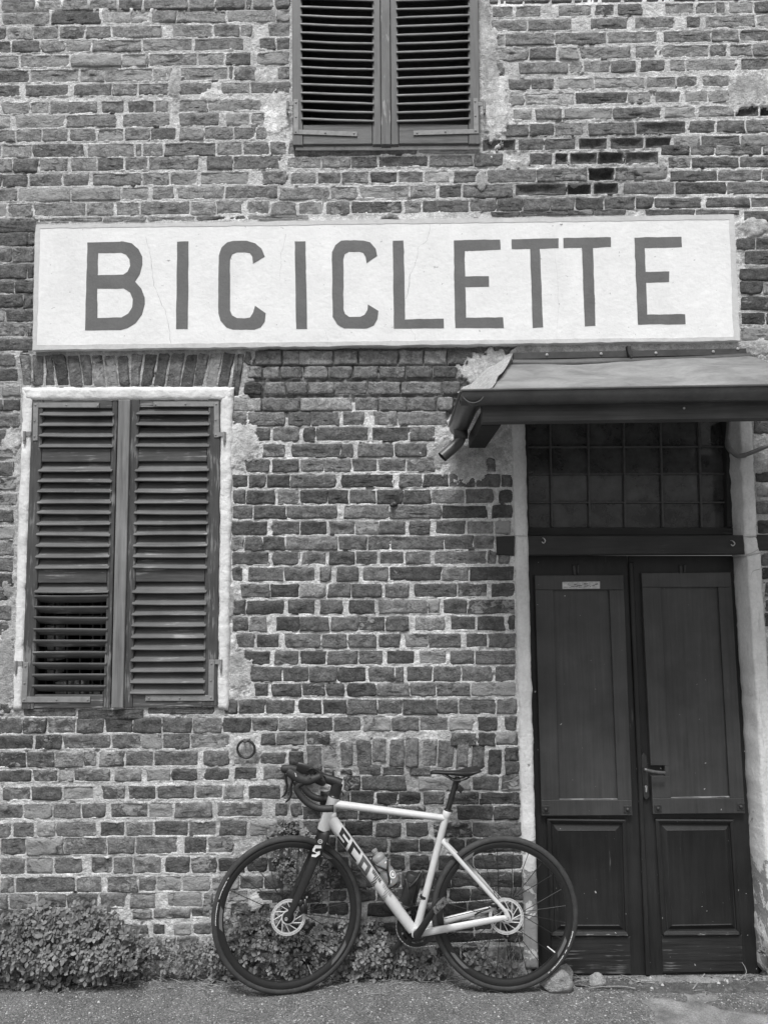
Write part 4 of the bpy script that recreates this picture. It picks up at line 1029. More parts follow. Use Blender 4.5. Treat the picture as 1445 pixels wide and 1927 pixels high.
obj('strap_bracket', slab([(1180, 650), (1187, 650), (1191, 672), (1187, 674), (1182, 664)], -.045, .03, .002), M_IRON, CAN, auto=40)
# half-round gutter along the eave, returning to the wall at one side
def gutter(a, c, outw, r=.050, n=12, t=.004):
    rings = []
    for q in (a, c):
        an = np.linspace(0, math.pi, n); o = [q+outw*(-math.cos(k)*r)+np.array([0, 0, -math.sin(k)*r]) for k in an]
        lipp = q+outw*(r+.006)+np.array([0, 0, .004]); i_ = [q+outw*(math.cos(k)*(r-t))+np.array([0, 0, -math.sin(k)*(r-t)]) for k in an]
        rings.append(np.array(o+[lipp]+i_))
    v, f = loft(rings, cap0=True); return v, f
gt = P(868, 735, YF-.045); ga = np.array([gt[0], YF-.0, gt[2]-.004]); gb = np.array([2.35, YF-.0, gt[2]-.004+.006])
gg = [gutter(gb, ga, np.array([0, -1.0, 0])), tube([ga+[0, -.052, .004], gb+[0, -.052, .004]], .006, 8)]
ge = np.array([gt[0]+.05, YF-.045, gt[2]-.004]); gw = np.array([gt[0]+.05, -.03, gt[2]-.010])
gg += [gutter(ge, gw, np.array([-1.0, 0, 0])), tube([ge+[-.052, 0, .004], gw+[-.052, 0, .004]], .006, 8)]
obj('gutter', merge(*gg), M_GUT, CAN, auto=45)
sp = gw+[0, -.10, -.045]
obj('outlet_pipe', merge(tube([sp+[0, 0, .03], sp+[0, 0, -.035]], .036, 16), tube(smooth_path([sp+[0, 0, -.03], sp+[-.02, .0, -.062], np.array([P(832, 860, -.14)[0], -.14, P(832, 860, -.14)[2]])], 5), .028, 14, cap=False)), M_GUT, CAN, smooth=True)
# timber: front beam, side beams, soffit boards
f0 = P(908, 763, YF+.05); f1 = P(908, 793, YF+.05); X0, Zt, Zb = f0[0], f0[2], f1[2]; X1 = 2.30
obj('front_beam', box(((X0+X1)/2, YF+.085, (Zt+.022+Zb)/2), (X1-X0, .07, Zt+.022-Zb)), M_BEAM, CAN)
for xs in (X0+.045, X1-.045):
    obj('side_beam', box((xs, (YF+.12)/2, (Zt+Zb)/2-.006), (.085, abs(YF+.12), Zt-Zb-.004)), M_LINTEL, CAN)
obj('fixing_screw', lathe(P(1287, 768, YF+.049), (0, -1, 0), [(.005, -.001), (.005, .002)], 8), M_STEEL, CAN)
# thin conduit bent round the jamb
pp = [P(1371, 770, -.03), P(1371, 800, -.03), P(1368, 834, -.03), P(1372, 844, -.035), P(1384, 855, -.04), P(1392, 858, -.045), P(1402, 856, -.05), P(1425, 847, -.05), P(1452, 836, -.05), P(1540, 800, -.05)]
t_ = empty('conduit_pipe', pp[0], label='thin grey pipe bending out from under the canopy across the jamb', cat='pipe')
obj('pipe_run', tube(smooth_path(pp, 6), .011, 10), M_PIPE, t_, smooth=True)
obj('elbow', tube(smooth_path([P(1369, 828, -.03), P(1371.5, 843, -.035), P(1384, 855, -.04), P(1392, 858, -.045), P(1403, 856, -.05)], 5), .0135, 10), M_PIPE, t_, smooth=True)

# ================================================================ small things on the wall
r0 = P(463, 1410, -.030); t_ = empty('tether_ring', P(463, 1390, 0), label='old iron tether ring hanging from a staple in the brick wall', cat='ring')
a = np.linspace(0, 2*math.pi, 33)[:-1]; R_ = .043
pa = np.array([r0+[R_*math.cos(k), -.006*math.sin(k), R_*math.sin(k)*1.02] for k in a]); rings = []
for i, k in enumerate(a):
    rad = np.array([math.cos(k), 0, math.sin(k)]); rings.append([pa[i]+.0062*(math.cos(q)*rad+math.sin(q)*np.array([0, 1, 0])) for q in np.linspace(0, 2*math.pi, 9)[:-1]])
v_, f_ = loft(rings+[rings[0]], cap1=False); obj('ring_hoop', (v_, f_), M_IRON, t_, smooth=True)
obj('staple', tube(smooth_path([r0+[-.012, .05, R_-.002], r0+[-.012, -.010, R_-.002], r0+[0, -.018, R_-.003], r0+[.012, -.010, R_-.002], r0+[.012, .05, R_-.002]], 5), .0055, 8), M_IRON, t_, smooth=True)
t_ = empty('wall_spike', P(741, 950, 0), label='small rusty iron stub sticking out between bricks beside the door', cat='spike')
obj('stub', merge(tube([P(741, 950, .03), P(739, 950, -.02), P(735, 951, -.03)], [.010, .011, .008], 8), blob(P(742, 949, -.004), (.018, .008, .012), 9, 8, 6, .4)), M_IRON, t_, smooth=True)
# ================================================================ ground
nx_, ny_ = 300, 110
xs = np.concatenate([[-60, -20, -8, -4], np.linspace(-2.6, 2.6, nx_), [4, 8, 20, 60]]); ys_ = np.concatenate([[-80, -30, -12, -6, -3], np.linspace(-1.2, .25, ny_)])
GX, GY = np.meshgrid(xs, ys_); near = (np.abs(GX) < 2.7) & (GY > -1.25)
DX0, DX1 = P(1006, 1825)[0], P(1470, 1825)[0]
def sstep(a, c, v): k = np.clip((np.asarray(v)-a)/(c-a), 0, 1); return k*k*(3-2*k)
def gz_(x, y):                                          # the ground dips into the door recess
    x = np.asarray(x, float); y = np.asarray(y, float)
    dip = sstep(-.055, .05, y)*sstep(DX0-.02, DX0+.03, x)*(1-sstep(DX1-.03, DX1+.02, x))
    return np.where((np.abs(x) < 2.7) & (y > -1.25), fbm(x, y, 2.2, 400, 3)*.010+fbm(x, y, 17, 404, 2)*.003, 0) - .004 - dip*.085
GZ = gz_(GX, GY); idx = np.arange(GX.size).reshape(GX.shape)
fastmesh('ground', np.column_stack([GX.ravel(), GY.ravel(), GZ.ravel()]), np.stack([idx[:-1, :-1], idx[:-1, 1:], idx[1:, 1:], idx[1:, :-1]], -1).reshape(-1, 4), M_ASPH, kind='structure')
def patch(name, pts, mat, h, seed, **kw):
    p = [G(x, y, 0) for x, y in pts]; p = smooth_path(p+[p[0]], 8)[:-1]; c = p.mean(0); rings = []
    for s in (1, .93, .7, .4):
        q = c+(p-c)*s; q = q + np.column_stack([fbm(q[:, 0], q[:, 1], 14, seed, 3)*.05*s, fbm(q[:, 0]+9, q[:, 1], 14, seed+2, 3)*.05*s, 0*q[:, 0]])
        q[:, 2] = gz_(q[:, 0], q[:, 1])+(-.004 if s == 1 else h*(1-s*.6))+fbm(q[:, 0], q[:, 1], 40, seed+4, 2)*.003*(s < 1); rings.append(q)
    v, f = loft(rings); obj(name, (v, f), mat, smooth=True, kind='structure', **kw)
patch('soil', [(1010, 1838), (1100, 1833), (1250, 1835), (1440, 1834), (1560, 1850), (1500, 1868), (1330, 1866), (1180, 1860), (1040, 1858)], M_SOIL, .006, 410)
patch('worn_ground', [(1190, 1878), (1250, 1872), (1330, 1890), (1420, 1905), (1500, 1935), (1260, 1940), (1228, 1905)], M_PALEPATCH, .0045, 430)
patch('worn_ground', [(1285, 1870), (1330, 1872), (1345, 1880), (1320, 1898), (1290, 1895)], M_PALEPATCH, .0045, 436)
patch('door_step', [(1190, 1836), (1300, 1834), (1350, 1838), (1370, 1848), (1280, 1850), (1180, 1846)], M_PALEPATCH, .014, 440)
# grit: thousands of small stones, one object
def grit(n, place, size, seed, tones):
    r = np.random.RandomState(seed); V = []; F = []; T = []
    base = np.array([[1, 0, 0], [0, 1, 0], [-1, 0, 0], [0, -1, 0], [0, 0, .8], [0, 0, -.6]]); fc = [(0, 1, 4), (1, 2, 4), (2, 3, 4), (3, 0, 4), (1, 0, 5), (2, 1, 5), (3, 2, 5), (0, 3, 5)]
    for k in range(n):
        x, y = place(r); s = size(r); c = np.array([x, y, float(gz_(np.array(x), np.array(y)))+s*.15]); a = r.uniform(0, 6.28); ca, sa = math.cos(a), math.sin(a)
        b_ = base*r.uniform(.6, 1.3, (6, 1))*s; b_ = np.column_stack([b_[:, 0]*ca-b_[:, 1]*sa, b_[:, 0]*sa+b_[:, 1]*ca, b_[:, 2]])
        o = len(V)*6; V.append(b_+c); F += [tuple(i+o for i in f) for f in fc]; T += [tones(r)]*6
    return (np.vstack(V), F), T
gv, gt_ = grit(9000, lambda r: (r.uniform(-2.3, 2.3), -.05-abs(r.normal(0, .30)) if r.rand() < .65 else r.uniform(-.75, -.02)), lambda r: min(.008, .0013+r.exponential(.0011)), 5, lambda r: .46 if r.rand() < .15 else r.uniform(.05, .24))
obj('gravel', gv, M_GRIT, attrs={'tone': gt_}, center=False, kind='stuff', label='pale grit and crumbs strewn on the asphalt', group=None)
dv, dt = grit(3400, lambda r: (r.uniform(.72, 2.1), -.01-abs(r.normal(0, .06))), lambda r: min(.020, .002+r.exponential(.0034)), 6, lambda r: .40 if r.rand() < .12 else r.uniform(.03, .20))
obj('rubble', dv, M_GRIT, attrs={'tone': dt}, center=False, kind='stuff', label='crumbled mortar and dirt along the door foot')
# dry leaves and twigs
g = []
r = np.random.RandomState(11)
for k in range(420):
    if k < 150: x = r.uniform(.75, 2.05); y = -.01-abs(r.normal(0, .05))
    else: x = r.uniform(-2.0, .8); y = -.02-abs(r.normal(0, .08))
    L_ = r.uniform(.015, .07); a = r.uniform(-.9, .9)+(math.pi if r.rand() < .5 else 0); z = float(gz_(np.array(x), np.array(y)))+r.uniform(.002, .010)
    p0 = np.array([x, y, z]); d = np.array([math.cos(a), math.sin(a)*.6, r.uniform(-.1, .25)])*L_; mid = p0+d*.5+[0, 0, r.uniform(0, .006)]
    g.append(tube([p0, mid, p0+d], [.0014, .0012, .0006], 4))
obj('litter', merge(*g), M_TWIG, center=False, kind='stuff', label='dry stalks and twig bits littering the foot of the wall')
def rock(c, s, seed):
    v, f = blob([0, 0, 0], (1, 1, 1), seed, 26, 18, .18); r = np.random.RandomState(seed); n = r.normal(0, 1, (13, 3)); n /= np.linalg.norm(n, axis=1)[:, None]; h = r.uniform(.62, .92, 13)
    for k in range(13):
        d = v@n[k]; m = d > h[k]; v[m] -= np.outer(d[m]-h[k], n[k])
    v = v + (v/np.linalg.norm(v, axis=1)[:, None])*(fbm(v[:, 0]+v[:, 2], v[:, 1]-v[:, 2], 5, seed+1, 3)*.05)[:, None]
    return v*np.asarray(s)+np.asarray(c), f
def twig(pts, rr, label):
    t_ = empty('twig', pts[0], label=label, cat='twig'); obj('stalk', tube(smooth_path(pts, 5), rr, 6), M_TWIG, t_, smooth=True)
twig([G(1107, 1861, .006), G(1130, 1858, .014), G(1170, 1857, .012), G(1195, 1861, .006)], .0022, 'thin dry stalk lying beside the two stones')
twig([G(1304, 1862, .004), P(1316, 1846, -.07), P(1326, 1834, -.05)], .0035, 'short pale stick leaning on the door step')
twig([P(1396, 1812, .09), P(1402, 1822, .03), P(1404, 1832, -.01), G(1395, 1842, .004)], .002, 'curled dry stem at the corner of the door')
for lab, c, s, sd in (('rough pale broken stone under the rear wheel', G(1047, 1861, .0), (.078, .052, .062), 31), ('pale rounded block half behind the broken stone', G(1062, 1850, .0), (.046, .036, .066), 53), ('smooth rounded pale cobble before the dark door', G(1122, 1853, .0), (.044, .036, .034), 47)):
    st = obj('stone', rock(c+[0, 0, s[2]*.45], s, sd), M_STONE, smooth=True, auto=28, label=lab, cat='stone', group='stones at the door foot')

# ================================================================ leafy plants at the wall foot
LEAFV = np.array([[0, 0, 0], [.42, .33, .10], [.95, 0, -.06], [.42, -.33, .10], [.40, 0, 0], [.72, .24, .05], [.72, -.24, .05]])
LEAFF = np.array([[0, 4, 1], [0, 3, 4], [1, 4, 5], [3, 6, 4], [4, 2, 5], [4, 6, 2]])
def leaves(pos, nrm, size, seed, n_whorl=(3, 6)):
    """whorls of small oval leaves facing along nrm"""
    r = np.random.RandomState(seed); V = []; F = []; T = []; o = 0
    for p, n, s in zip(pos, nrm, size):
        n = n/np.linalg.norm(n); a = np.cross(n, [.3, .1, 1.0]); a /= np.linalg.norm(a); b_ = np.cross(n, a); a0 = r.uniform(0, 6.28); k = r.randint(*n_whorl); tn = np.clip(r.normal(.135, .03), .06, .20)
        for q in range(k):
            ph = a0+2*math.pi*q/k+r.normal(0, .25); dr = math.cos(ph)*a+math.sin(ph)*b_; el = r.normal(.18, .3); dr = dr*math.cos(el)+n*math.sin(el); sd = np.cross(n, dr); sd /= np.linalg.norm(sd); up = np.cross(dr, sd)
            L_ = s*r.uniform(.75, 1.2); M3 = np.vstack([dr, sd*r.uniform(.85, 1.15), up]); v = p+dr*s*.12+LEAFV@M3*L_
            V.append(v); F.append(LEAFF+o); o += 7; T += [tn*r.uniform(.85, 1.15)]*7
    return np.vstack(V), np.vstack(F), np.array(T)
def in_hull(x, y, poly): return bool(in_poly(np.array([x]), np.array([y]), poly)[0])
def clump(name, poly, n, depth, size, seed, bulge=1.0, whorl=(3, 6)):
    """leaf whorls filling the volume whose outline on the photograph is poly; depth = how far it stands out from the wall"""
    r = np.random.RandomState(seed); xs_ = [p[0] for p in poly]; ys2 = [p[1] for p in poly]; y0, y1 = min(ys2), max(ys2); pos = []; nr = []; sz = []
    while len(pos) < n:
        x, y = r.uniform(min(xs_), max(xs_)), r.uniform(y0, y1)
        jx, jy = x+14*fbm(x*.02, y*.02, 1, seed, 2), y+14*fbm(x*.02+4, y*.02, 1, seed+1, 2)
        if not in_hull(jx, jy, poly): continue
        t = (y-y0)/(y1-y0); D = depth*(.25+.75*min(1, t*1.6)**.7)*bulge; k = r.rand()**.55
        Yp = -.012-D*k*(1-.35*max(0, t-.75)*4); p = P(x, y, Yp)
        if p[2] < .008: p[2] = r.uniform(.008, .03)
        pos.append(p); nr.append(np.array([r.normal(0, .45), -1.0+r.normal(0, .25), .75+r.normal(0, .4)])); sz.append(size*r.choice([.55, .75, 1.0, 1.0, 1.25, 1.4]))
    return pos, nr, sz
def plant(name, label, cat, polys, seed, stems, size=.0215, stuff=False):
    pos, nr, sz = [], [], []
    for k, (poly, n, dep, sc) in enumerate(polys):
        a, b2, c2 = clump(name, poly, n, dep, size*sc, seed+10*k); pos += a; nr += b2; sz += c2
    v, f, t = leaves(pos, nr, sz, seed)
    base = np.array([np.mean(v[:, 0]), -.05, 0])
    T_ = empty(name, base, label=label, cat=cat)
    fastmesh('leaves', v, f, M_LEAF, {'tone': t}, smooth=True, parent=T_, kind='stuff')
    r = np.random.RandomState(seed+3); g = []
    for k in r.choice(len(pos), min(stems, len(pos)), False):
        p = pos[k]; root = np.array([p[0]+r.normal(0, .04), min(-.01, p[1]*.4), max(0.0, p[2]-r.uniform(.08, .25))]); g.append(tube(smooth_path([root, (root+p)/2+r.normal(0, .01, 3), p], 3), [.0011]*7, 4))
    obj('stems', merge(*g), M_STEM, T_, kind='stuff')
plant('leafy_bush', 'dense bush of small oval leaves spreading along the wall under the shuttered window', 'plant',
      [([(-60, 1735), (20, 1722), (70, 1706), (120, 1712), (170, 1698), (215, 1714), (238, 1752), (265, 1785), (262, 1800), (250, 1838), (190, 1850), (100, 1858), (-60, 1862)], 1150, .18, 1.05)], 500, 60)
plant('creeping_plant', 'low creeping plant with tiny leaves between the dense bush and front wheel', 'plant',
      [([(232, 1752), (300, 1766), (350, 1776), (420, 1772), (425, 1838), (380, 1838), (300, 1838), (235, 1842)], 330, .07, .70)], 520, 20)
plant('climbing_plant', 'thin ivy climbing the bricks behind the front wheel and handlebar', 'ivy',
      [([(478, 1600), (505, 1560), (530, 1535), (560, 1545), (585, 1570), (580, 1600), (540, 1600)], 120, .03, .62), ([(500, 1600), (560, 1590), (610, 1600), (640, 1660), (600, 1690), (550, 1670), (515, 1640)], 170, .03, .70)], 540, 30)
plant('ground_plant', 'leafy ground plant filling the space seen through the front wheel', 'plant',
      [([(395, 1725), (450, 1705), (500, 1715), (600, 1725), (680, 1735), (690, 1840), (600, 1844), (500, 1844), (395, 1840)], 500, .10, .95)], 560, 30)
plant('ground_plant', 'patch of rounded leaves below the pedals of the bicycle', 'plant',
      [([(672, 1735), (715, 1730), (760, 1770), (800, 1790), (840, 1800), (860, 1835), (760, 1842), (672, 1838)], 220, .08, .95)], 580, 20)
plant('ground_plant', 'sparse leaf tuft seen through the rear wheel', 'plant',
      [([(875, 1800), (920, 1790), (960, 1812), (985, 1825), (960, 1845), (890, 1840)], 60, .06, 1.1)], 600, 20)
plant('sprig', 'small sprig of dark leaves in front of the plaster jamb', 'plant', [([(1430, 1785), (1455, 1780), (1470, 1830), (1440, 1835), (1428, 1810)], 14, .03, 1.3)], 620, 6)
# dry grass stalks by the wall foot
g = []; r = np.random.RandomState(21)
for k in range(46):
    x = r.choice([r.uniform(720, 800), r.uniform(940, 985)]); p0 = G(x, 1842, 0); p0[1] = -.04-r.rand()*.04; h = r.uniform(.06, .22)
    p1 = p0+[r.normal(0, .05), r.normal(0, .01), h]; g.append(tube(smooth_path([p0, (p0+p1)/2+[r.normal(0, .015), 0, .01], p1], 4), [.0013]*8+[.0006], 4))
t_ = obj('grass', merge(*g), M_TWIG, center=False, kind='stuff')
# ================================================================ the road bicycle, leaning on the wall
cA, cB = G(541, 1871.5), G(951, 1866.5)               # where the tyres touch the ground
bX = (cB-cA)/np.linalg.norm(cB-cA); LEAN = math.radians(2.2)
bN0 = np.array([bX[1], -bX[0], 0.0]); bN = bN0*math.cos(LEAN)+np.array([0, 0, 1.0])*math.sin(LEAN); bU = np.cross(bX, bN)*-1.0
if bU[2] < 0: bU = -bU
def B(x, y, off=0.0):                                  # measured photo point -> bicycle plane, off = towards the viewer
    d = ray(x, y); t = ((cA-CAM)@bN+off)/(d@bN); return CAM+d*t
WR = 0.351
STEER = math.radians(10.5); BST = math.radians(13)
BK = empty('bicycle', (cA+cB)/2, label='white drop-bar road bicycle with disc brakes leaning against the brick wall', cat='bicycle')
fc = cA+bU*WR+bX*0.0; rc = cB+bU*.345
q = B(541.5, 1723); fc = fc + bX*((q-fc)@bX); q = B(949.5, 1718); rc = rc + bX*((q-rc)@bX)
def ring_sec(c, sec, n=96, X=None, U=None, N=None):
    """revolve a closed (radius, offset) section about the wheel axis"""
    X = bX if X is None else X; a = np.linspace(0, 2*math.pi, n, endpoint=False); rings = []
    for k in a:
        rd = math.cos(k)*X+math.sin(k)*bU; rings.append([c+rd*r+bN*o for r, o in sec])
    v, f = loft(rings+[rings[0]], cap1=False); return v, f
def arc_patch(c, r0, r1, a0, a1, off, n=10, skew=0.0):
    V = []; F = []
    for i, k in enumerate(np.linspace(math.radians(a0), math.radians(a1), n)):
        for r, s in ((r0, skew), (r1, -skew)):
            kk = k+s; V.append(c+(math.cos(kk)*bX+math.sin(kk)*bU)*r+bN*off)
        if i: F.append((2*i-2, 2*i-1, 2*i+1, 2*i))
    return np.array(V), F
def wheel(c, front):
    global bX, bN, WR
    keep = bX, bN, WR
    if front: bX, bN = bX*math.cos(STEER)-bN*math.sin(STEER), bN*math.cos(STEER)+bX*math.sin(STEER)
    else: WR = .345
    Wt = empty('wheel', c, BK)
    T = .0150; sec = [(WR-T+T*math.cos(k), T*math.sin(k)) for k in np.linspace(-2.5, 2.5, 15)]
    obj('tyre', ring_sec(c, sec), M_TYRE, Wt, smooth=True)
    obj('rim', ring_sec(c, [(WR-a, o) for a, o in ((.0275, .0125), (.033, .0138), (.042, .0128), (.053, .0085), (.056, .0), (.053, -.0085), (.042, -.0128), (.033, -.0138), (.0275, -.0125), (.026, 0))]), M_BLACK, Wt, auto=30, smooth=True)
    hub = merge(lathe(c-bN*.055, bN, [(.010, 0), (.010, .012), (.028, .014), (.028, .020), (.014, .026), (.013, .085), (.024, .090), (.024, .096), (.010, .098), (.010, .112)], 20, up=bX))
    obj('hub', hub, M_BLACK, Wt, auto=35, smooth=True)
    ns = 24; d = None
    for k in range(ns):
        a = 2*math.pi*(k+.35)/ns; s = 1 if k % 2 else -1; cr = (.34 if (k//2) % 2 else -.34)
        p0 = c+(math.cos(a+cr*3)*bX+math.sin(a+cr*3)*bU)*.024+bN*(.033*s); p1 = c+(math.cos(a)*bX+math.sin(a)*bU)*(WR-.054)
        obj('spoke', tube([p0, p1], .0017, 5), M_BLACK, Wt)
    # disc rotor on the near side
    ro = c+bN*.043; g = []
    g.append(ring_sec(ro, [(.0805, .0009), (.0765, .0009), (.0765, -.0009), (.0805, -.0009)], 64)); g.append(ring_sec(ro, [(.0745, .0009), (.0665, .0009), (.0665, -.0009), (.0745, -.0009)], 64))
    for k in range(24):
        a = 2*math.pi*k/24; e = .045; g.append(tube([ro+(math.cos(a)*bX+math.sin(a)*bU)*.0735, ro+(math.cos(a+e)*bX+math.sin(a+e)*bU)*.078], .0013, 5))
    for k in range(12):
        a = 2*math.pi*k/12; a2 = a+.62
        g.append(tube([ro+(math.cos(a)*bX+math.sin(a)*bU)*.030, ro+(math.cos(a2)*bX+math.sin(a2)*bU)*.069], .0021, 6, flat=.5))
    g.append(ring_sec(ro, [(.033, .0012), (.027, .0012), (.027, -.0012), (.033, -.0012)], 40))
    obj('brake_rotor', merge(*g), M_ROTOR, Wt, smooth=True, auto=40)
    obj('rotor_carrier', lathe(ro-bN*.002, bN, [(.027, -.002), (.027, .003), (.019, .005), (.017, .008), (.010, .0085)], 24, up=bX), M_BLACK, Wt, auto=35, smooth=True)
    # pale lettering on the tyre wall and grey rim decals
    g = []; r = np.random.RandomState(3 if front else 4)
    def text(a0, a1, r0=WR-.0225, r1=WR-.0175):
        a = a0
        while a < a1:
            w_ = r.uniform(.7, 2.0); g.append(arc_patch(c, r0+r.uniform(-.0004, .001), r1-r.uniform(-.0004, .0012), a, min(a1, a+w_), .0125+.0018, 4, r.uniform(-.004, .004))); a += w_+r.uniform(.12, .4)
    if front: text(146, 147.6); text(149, 163.5); text(166, 183.5)
    else: text(-54, -52.2); text(-50.5, -35); text(-33, -29.5); text(-27, -14)
    obj('tyre_lettering', merge(*g), M_WHITEDEC, Wt)
    for a0, a1 in ((((170, 188), (-48, -28), (50, 63)) if front else ((-38, -22), (118, 134), (214, 232)))): obj('rim_decal', arc_patch(c, WR-.050, WR-.036, a0, a1, .0142, 12, .03), M_GREYDEC, Wt)
    vp = math.radians(-68 if front else -38); v0 = c+(math.cos(vp)*bX+math.sin(vp)*bU)*(WR-.055); v1 = c+(math.cos(vp)*bX+math.sin(vp)*bU)*(WR-.098)
    obj('valve', tube([v0, v1], [.0032, .0026], 8), M_STEEL if front else M_WHITEDEC, Wt)
    bX, bN, WR = keep
    return Wt
wheel(fc, True); wheel(rc, False)

# ---- frame: tapered tubes, one painted body
def T2(pts, rad, n=18, flat=None, cap=True): return tube(pts, rad, n, cap, flat)
ht0, ht1 = B(628.5, 1500), B(608.8, 1562.5)
bb = B(783.5, 1752); st = B(841.5, 1527); sc_ = B(833, 1540)
dt0 = B(622, 1541); dt1 = B(776, 1750)
def lin(a, c, n): return [a+(c-a)*t for t in np.linspace(0, 1, n)]
dpath = lin(dt0, dt1, 14); drad = np.interp(np.linspace(0, 1, 14), [0, .12, .5, .85, 1], [.029, .029, .0285, .0265, .024])
fr = [T2(lin(ht0, ht1, 6), np.interp(np.linspace(0, 1, 6), [0, .2, .8, 1], [.0285, .027, .029, .031])),
      T2(dpath, drad, 24),
      T2(lin(B(634, 1514), B(836, 1540), 10), np.linspace(.0185, .0150, 10), 16, flat=1.15),
      T2(lin(st+(st-bb)*.0, bb, 12), np.interp(np.linspace(0, 1, 12), [0, .5, 1], [.0170, .0165, .0185])),
      lathe(bb-bN*.036, bN, [(.024, 0), (.024, .072)], 24, up=bX), lathe(bb-bN*.036, bN, [(.0235, -.002), (.0235, .074)], 24, up=bX)]
dz = .066                                              # half spacing at the rear dropouts
drop_n = rc+bN*dz; drop_f = rc-bN*dz
for s in (1, -1):
    a = B(833, 1583)+bN*.008*s; e = rc+bN*dz*s+bU*.03+bX*(-.006)
    fr.append(T2(smooth_path([a-bX*.004, a+(e-a)*.12+bN*.006*s, a+(e-a)*.6+bN*.006*s, e], 5), np.linspace(.0115, .0095, 16), 12, flat=.8))
    a = bb+bN*.024*s+bX*.010-bU*.001; e = rc+bN*dz*s-bX*.012+bU*.002
    fr.append(T2(smooth_path([a, a+(e-a)*.25+bN*.006*s, a+(e-a)*.85, e], 5), np.interp(np.linspace(0, 1, 16), [0, .4, 1], [.0185, .0165, .0115]), 14, flat=.62))
    d0 = rc+bN*dz*s
    fr.append(lathe(d0-bN*.005, bN, [(.0175, 0), (.0185, .002), (.0185, .008), (.0165, .010)], 20, up=bX))
    fr.append(T2([d0+bU*.006+bX*.004, d0+bU*.034-bX*.006], [.0125, .0105], 12, flat=.6)); fr.append(T2([d0-bX*.004, d0-bX*.024+bU*.002], [.0125, .011], 12, flat=.6))
for p, r in ((B(833.5, 1584), .0165), (B(624, 1535), .0255), (B(631, 1514), .0215), (bb, .027)): fr.append(blob(p, (r, r, r), 3, 14, 8, .0))
fr.append(lathe(st+(st-bb)/np.linalg.norm(st-bb)*-.028, (st-bb)/np.linalg.norm(st-bb), [(.0185, 0), (.0195, .006), (.0195, .028), (.0175, .030)], 20, up=tuple(bN)))
obj('frame', merge(*fr), M_FRAME, BK, smooth=True, auto=50)
hax = (ht0-ht1)/np.linalg.norm(ht0-ht1)
obj('headset', merge(lathe(ht1-hax*.006, hax, [(.0305, 0), (.032, .002), (.032, .0075)], 24, up=tuple(bN)), lathe(ht0-hax*.001, hax, [(.0285, 0), (.0275, .004), (.0245, .008)], 24, up=tuple(bN))), M_BLACK, BK, auto=40, smooth=True)
obj('seat_clamp', merge(lathe(st, (st-bb)/np.linalg.norm(st-bb), [(.0175, -.002), (.0178, .008), (.0165, .010)], 20, up=tuple(bN)), blob(B(850.5, 1527), (.005, .012, .005), 5, 8, 6, .1)), M_BLACK, BK, smooth=True)
obj('seat_tube_band', lathe(B(797.5, 1688.5)-(st-bb)/np.linalg.norm(st-bb)*.006, (st-bb)/np.linalg.norm(st-bb), [(.0185, 0), (.0190, .002), (.0190, .010), (.0185, .012)], 20, up=tuple(bN)), M_BLACK, BK, auto=40)

# ---- down tube lettering, mapped on the tube's near side: s along the tube, t across
dax = (dt1-dt0)/np.linalg.norm(dt1-dt0); dlen = np.linalg.norm(dt1-dt0); dup = np.cross(dax, bN); dup = dup if dup[2] > 0 else -dup
def on_tube(s, ang, lift=.0007):
    c = dt0+dax*s; r = float(np.interp(s/dlen, [0, .12, .5, .85, 1], [.029, .029, .0285, .0265, .024]))+lift
    return c+(math.cos(ang)*bN+math.sin(ang)*dup)*r
def decal(name, test, s0, s1, mat, ds=.0016, na=36, amax=1.25):
    V = []; F = []; S = np.arange(s0, s1, ds); A = np.linspace(-amax, amax, na+1); da = A[1]-A[0]
    for s in S:
        for k in range(na):
            a = A[k]; h = math.sin(a+da/2)                # h: -1..1 seen height across the tube
            if test((s+ds/2-s0)/(s1-s0), h):
                o = len(V); V += [on_tube(s, a), on_tube(s+ds, a), on_tube(s+ds, a+da), on_tube(s, a+da)]; F.append((o, o+1, o+2, o+3))
    if V: obj(name, (np.array(V), F), mat, BK, label=None)
# letters in a box u (along, 0..1), h (-.8 .. .8); they lean forward with the tube
def up_(h): return (h+.80)/1.62
def sheared(fn): return lambda u, h: fn((u - .25*(1-up_(h)))/.75, up_(h))
def fS(u, v):
    if not (0 <= u <= 1 and 0 <= v <= 1): return False
    if v > .78 or v < .20 or .40 < v < .60: return True
    return u < .32 if v > .5 else u > .68
def fC(u, v): return 0 <= u <= 1 and 0 <= v <= 1 and (u < .32 or v > .78 or v < .22)
def fO(u, v): return 0 <= u <= 1 and 0 <= v <= 1 and not (.30 < u < .70 and .24 < v < .76)
def fT(u, v): return 0 <= u <= 1 and 0 <= v <= 1 and (v > .74 or .33 < u < .67)
L0 = .062; LW = .068; GP = .012
stripe = lambda fn, duty: (lambda u, h: fn(u, h) and ((u*9) % 1.0 < duty))
for k, (fn, mt_, duty) in enumerate(((fS, M_DECAL, 1), (fC, M_DECAL, 1), (fO, M_DECAL2, 1), (fT, M_DECAL2, .80), (fT, M_DECAL3, .7))):
    s0 = L0+k*(LW+GP)
    f0 = sheared(fn); decal('frame_letter', f0 if duty == 1 else stripe(f0, duty), s0, s0+LW*1.25, mt_)
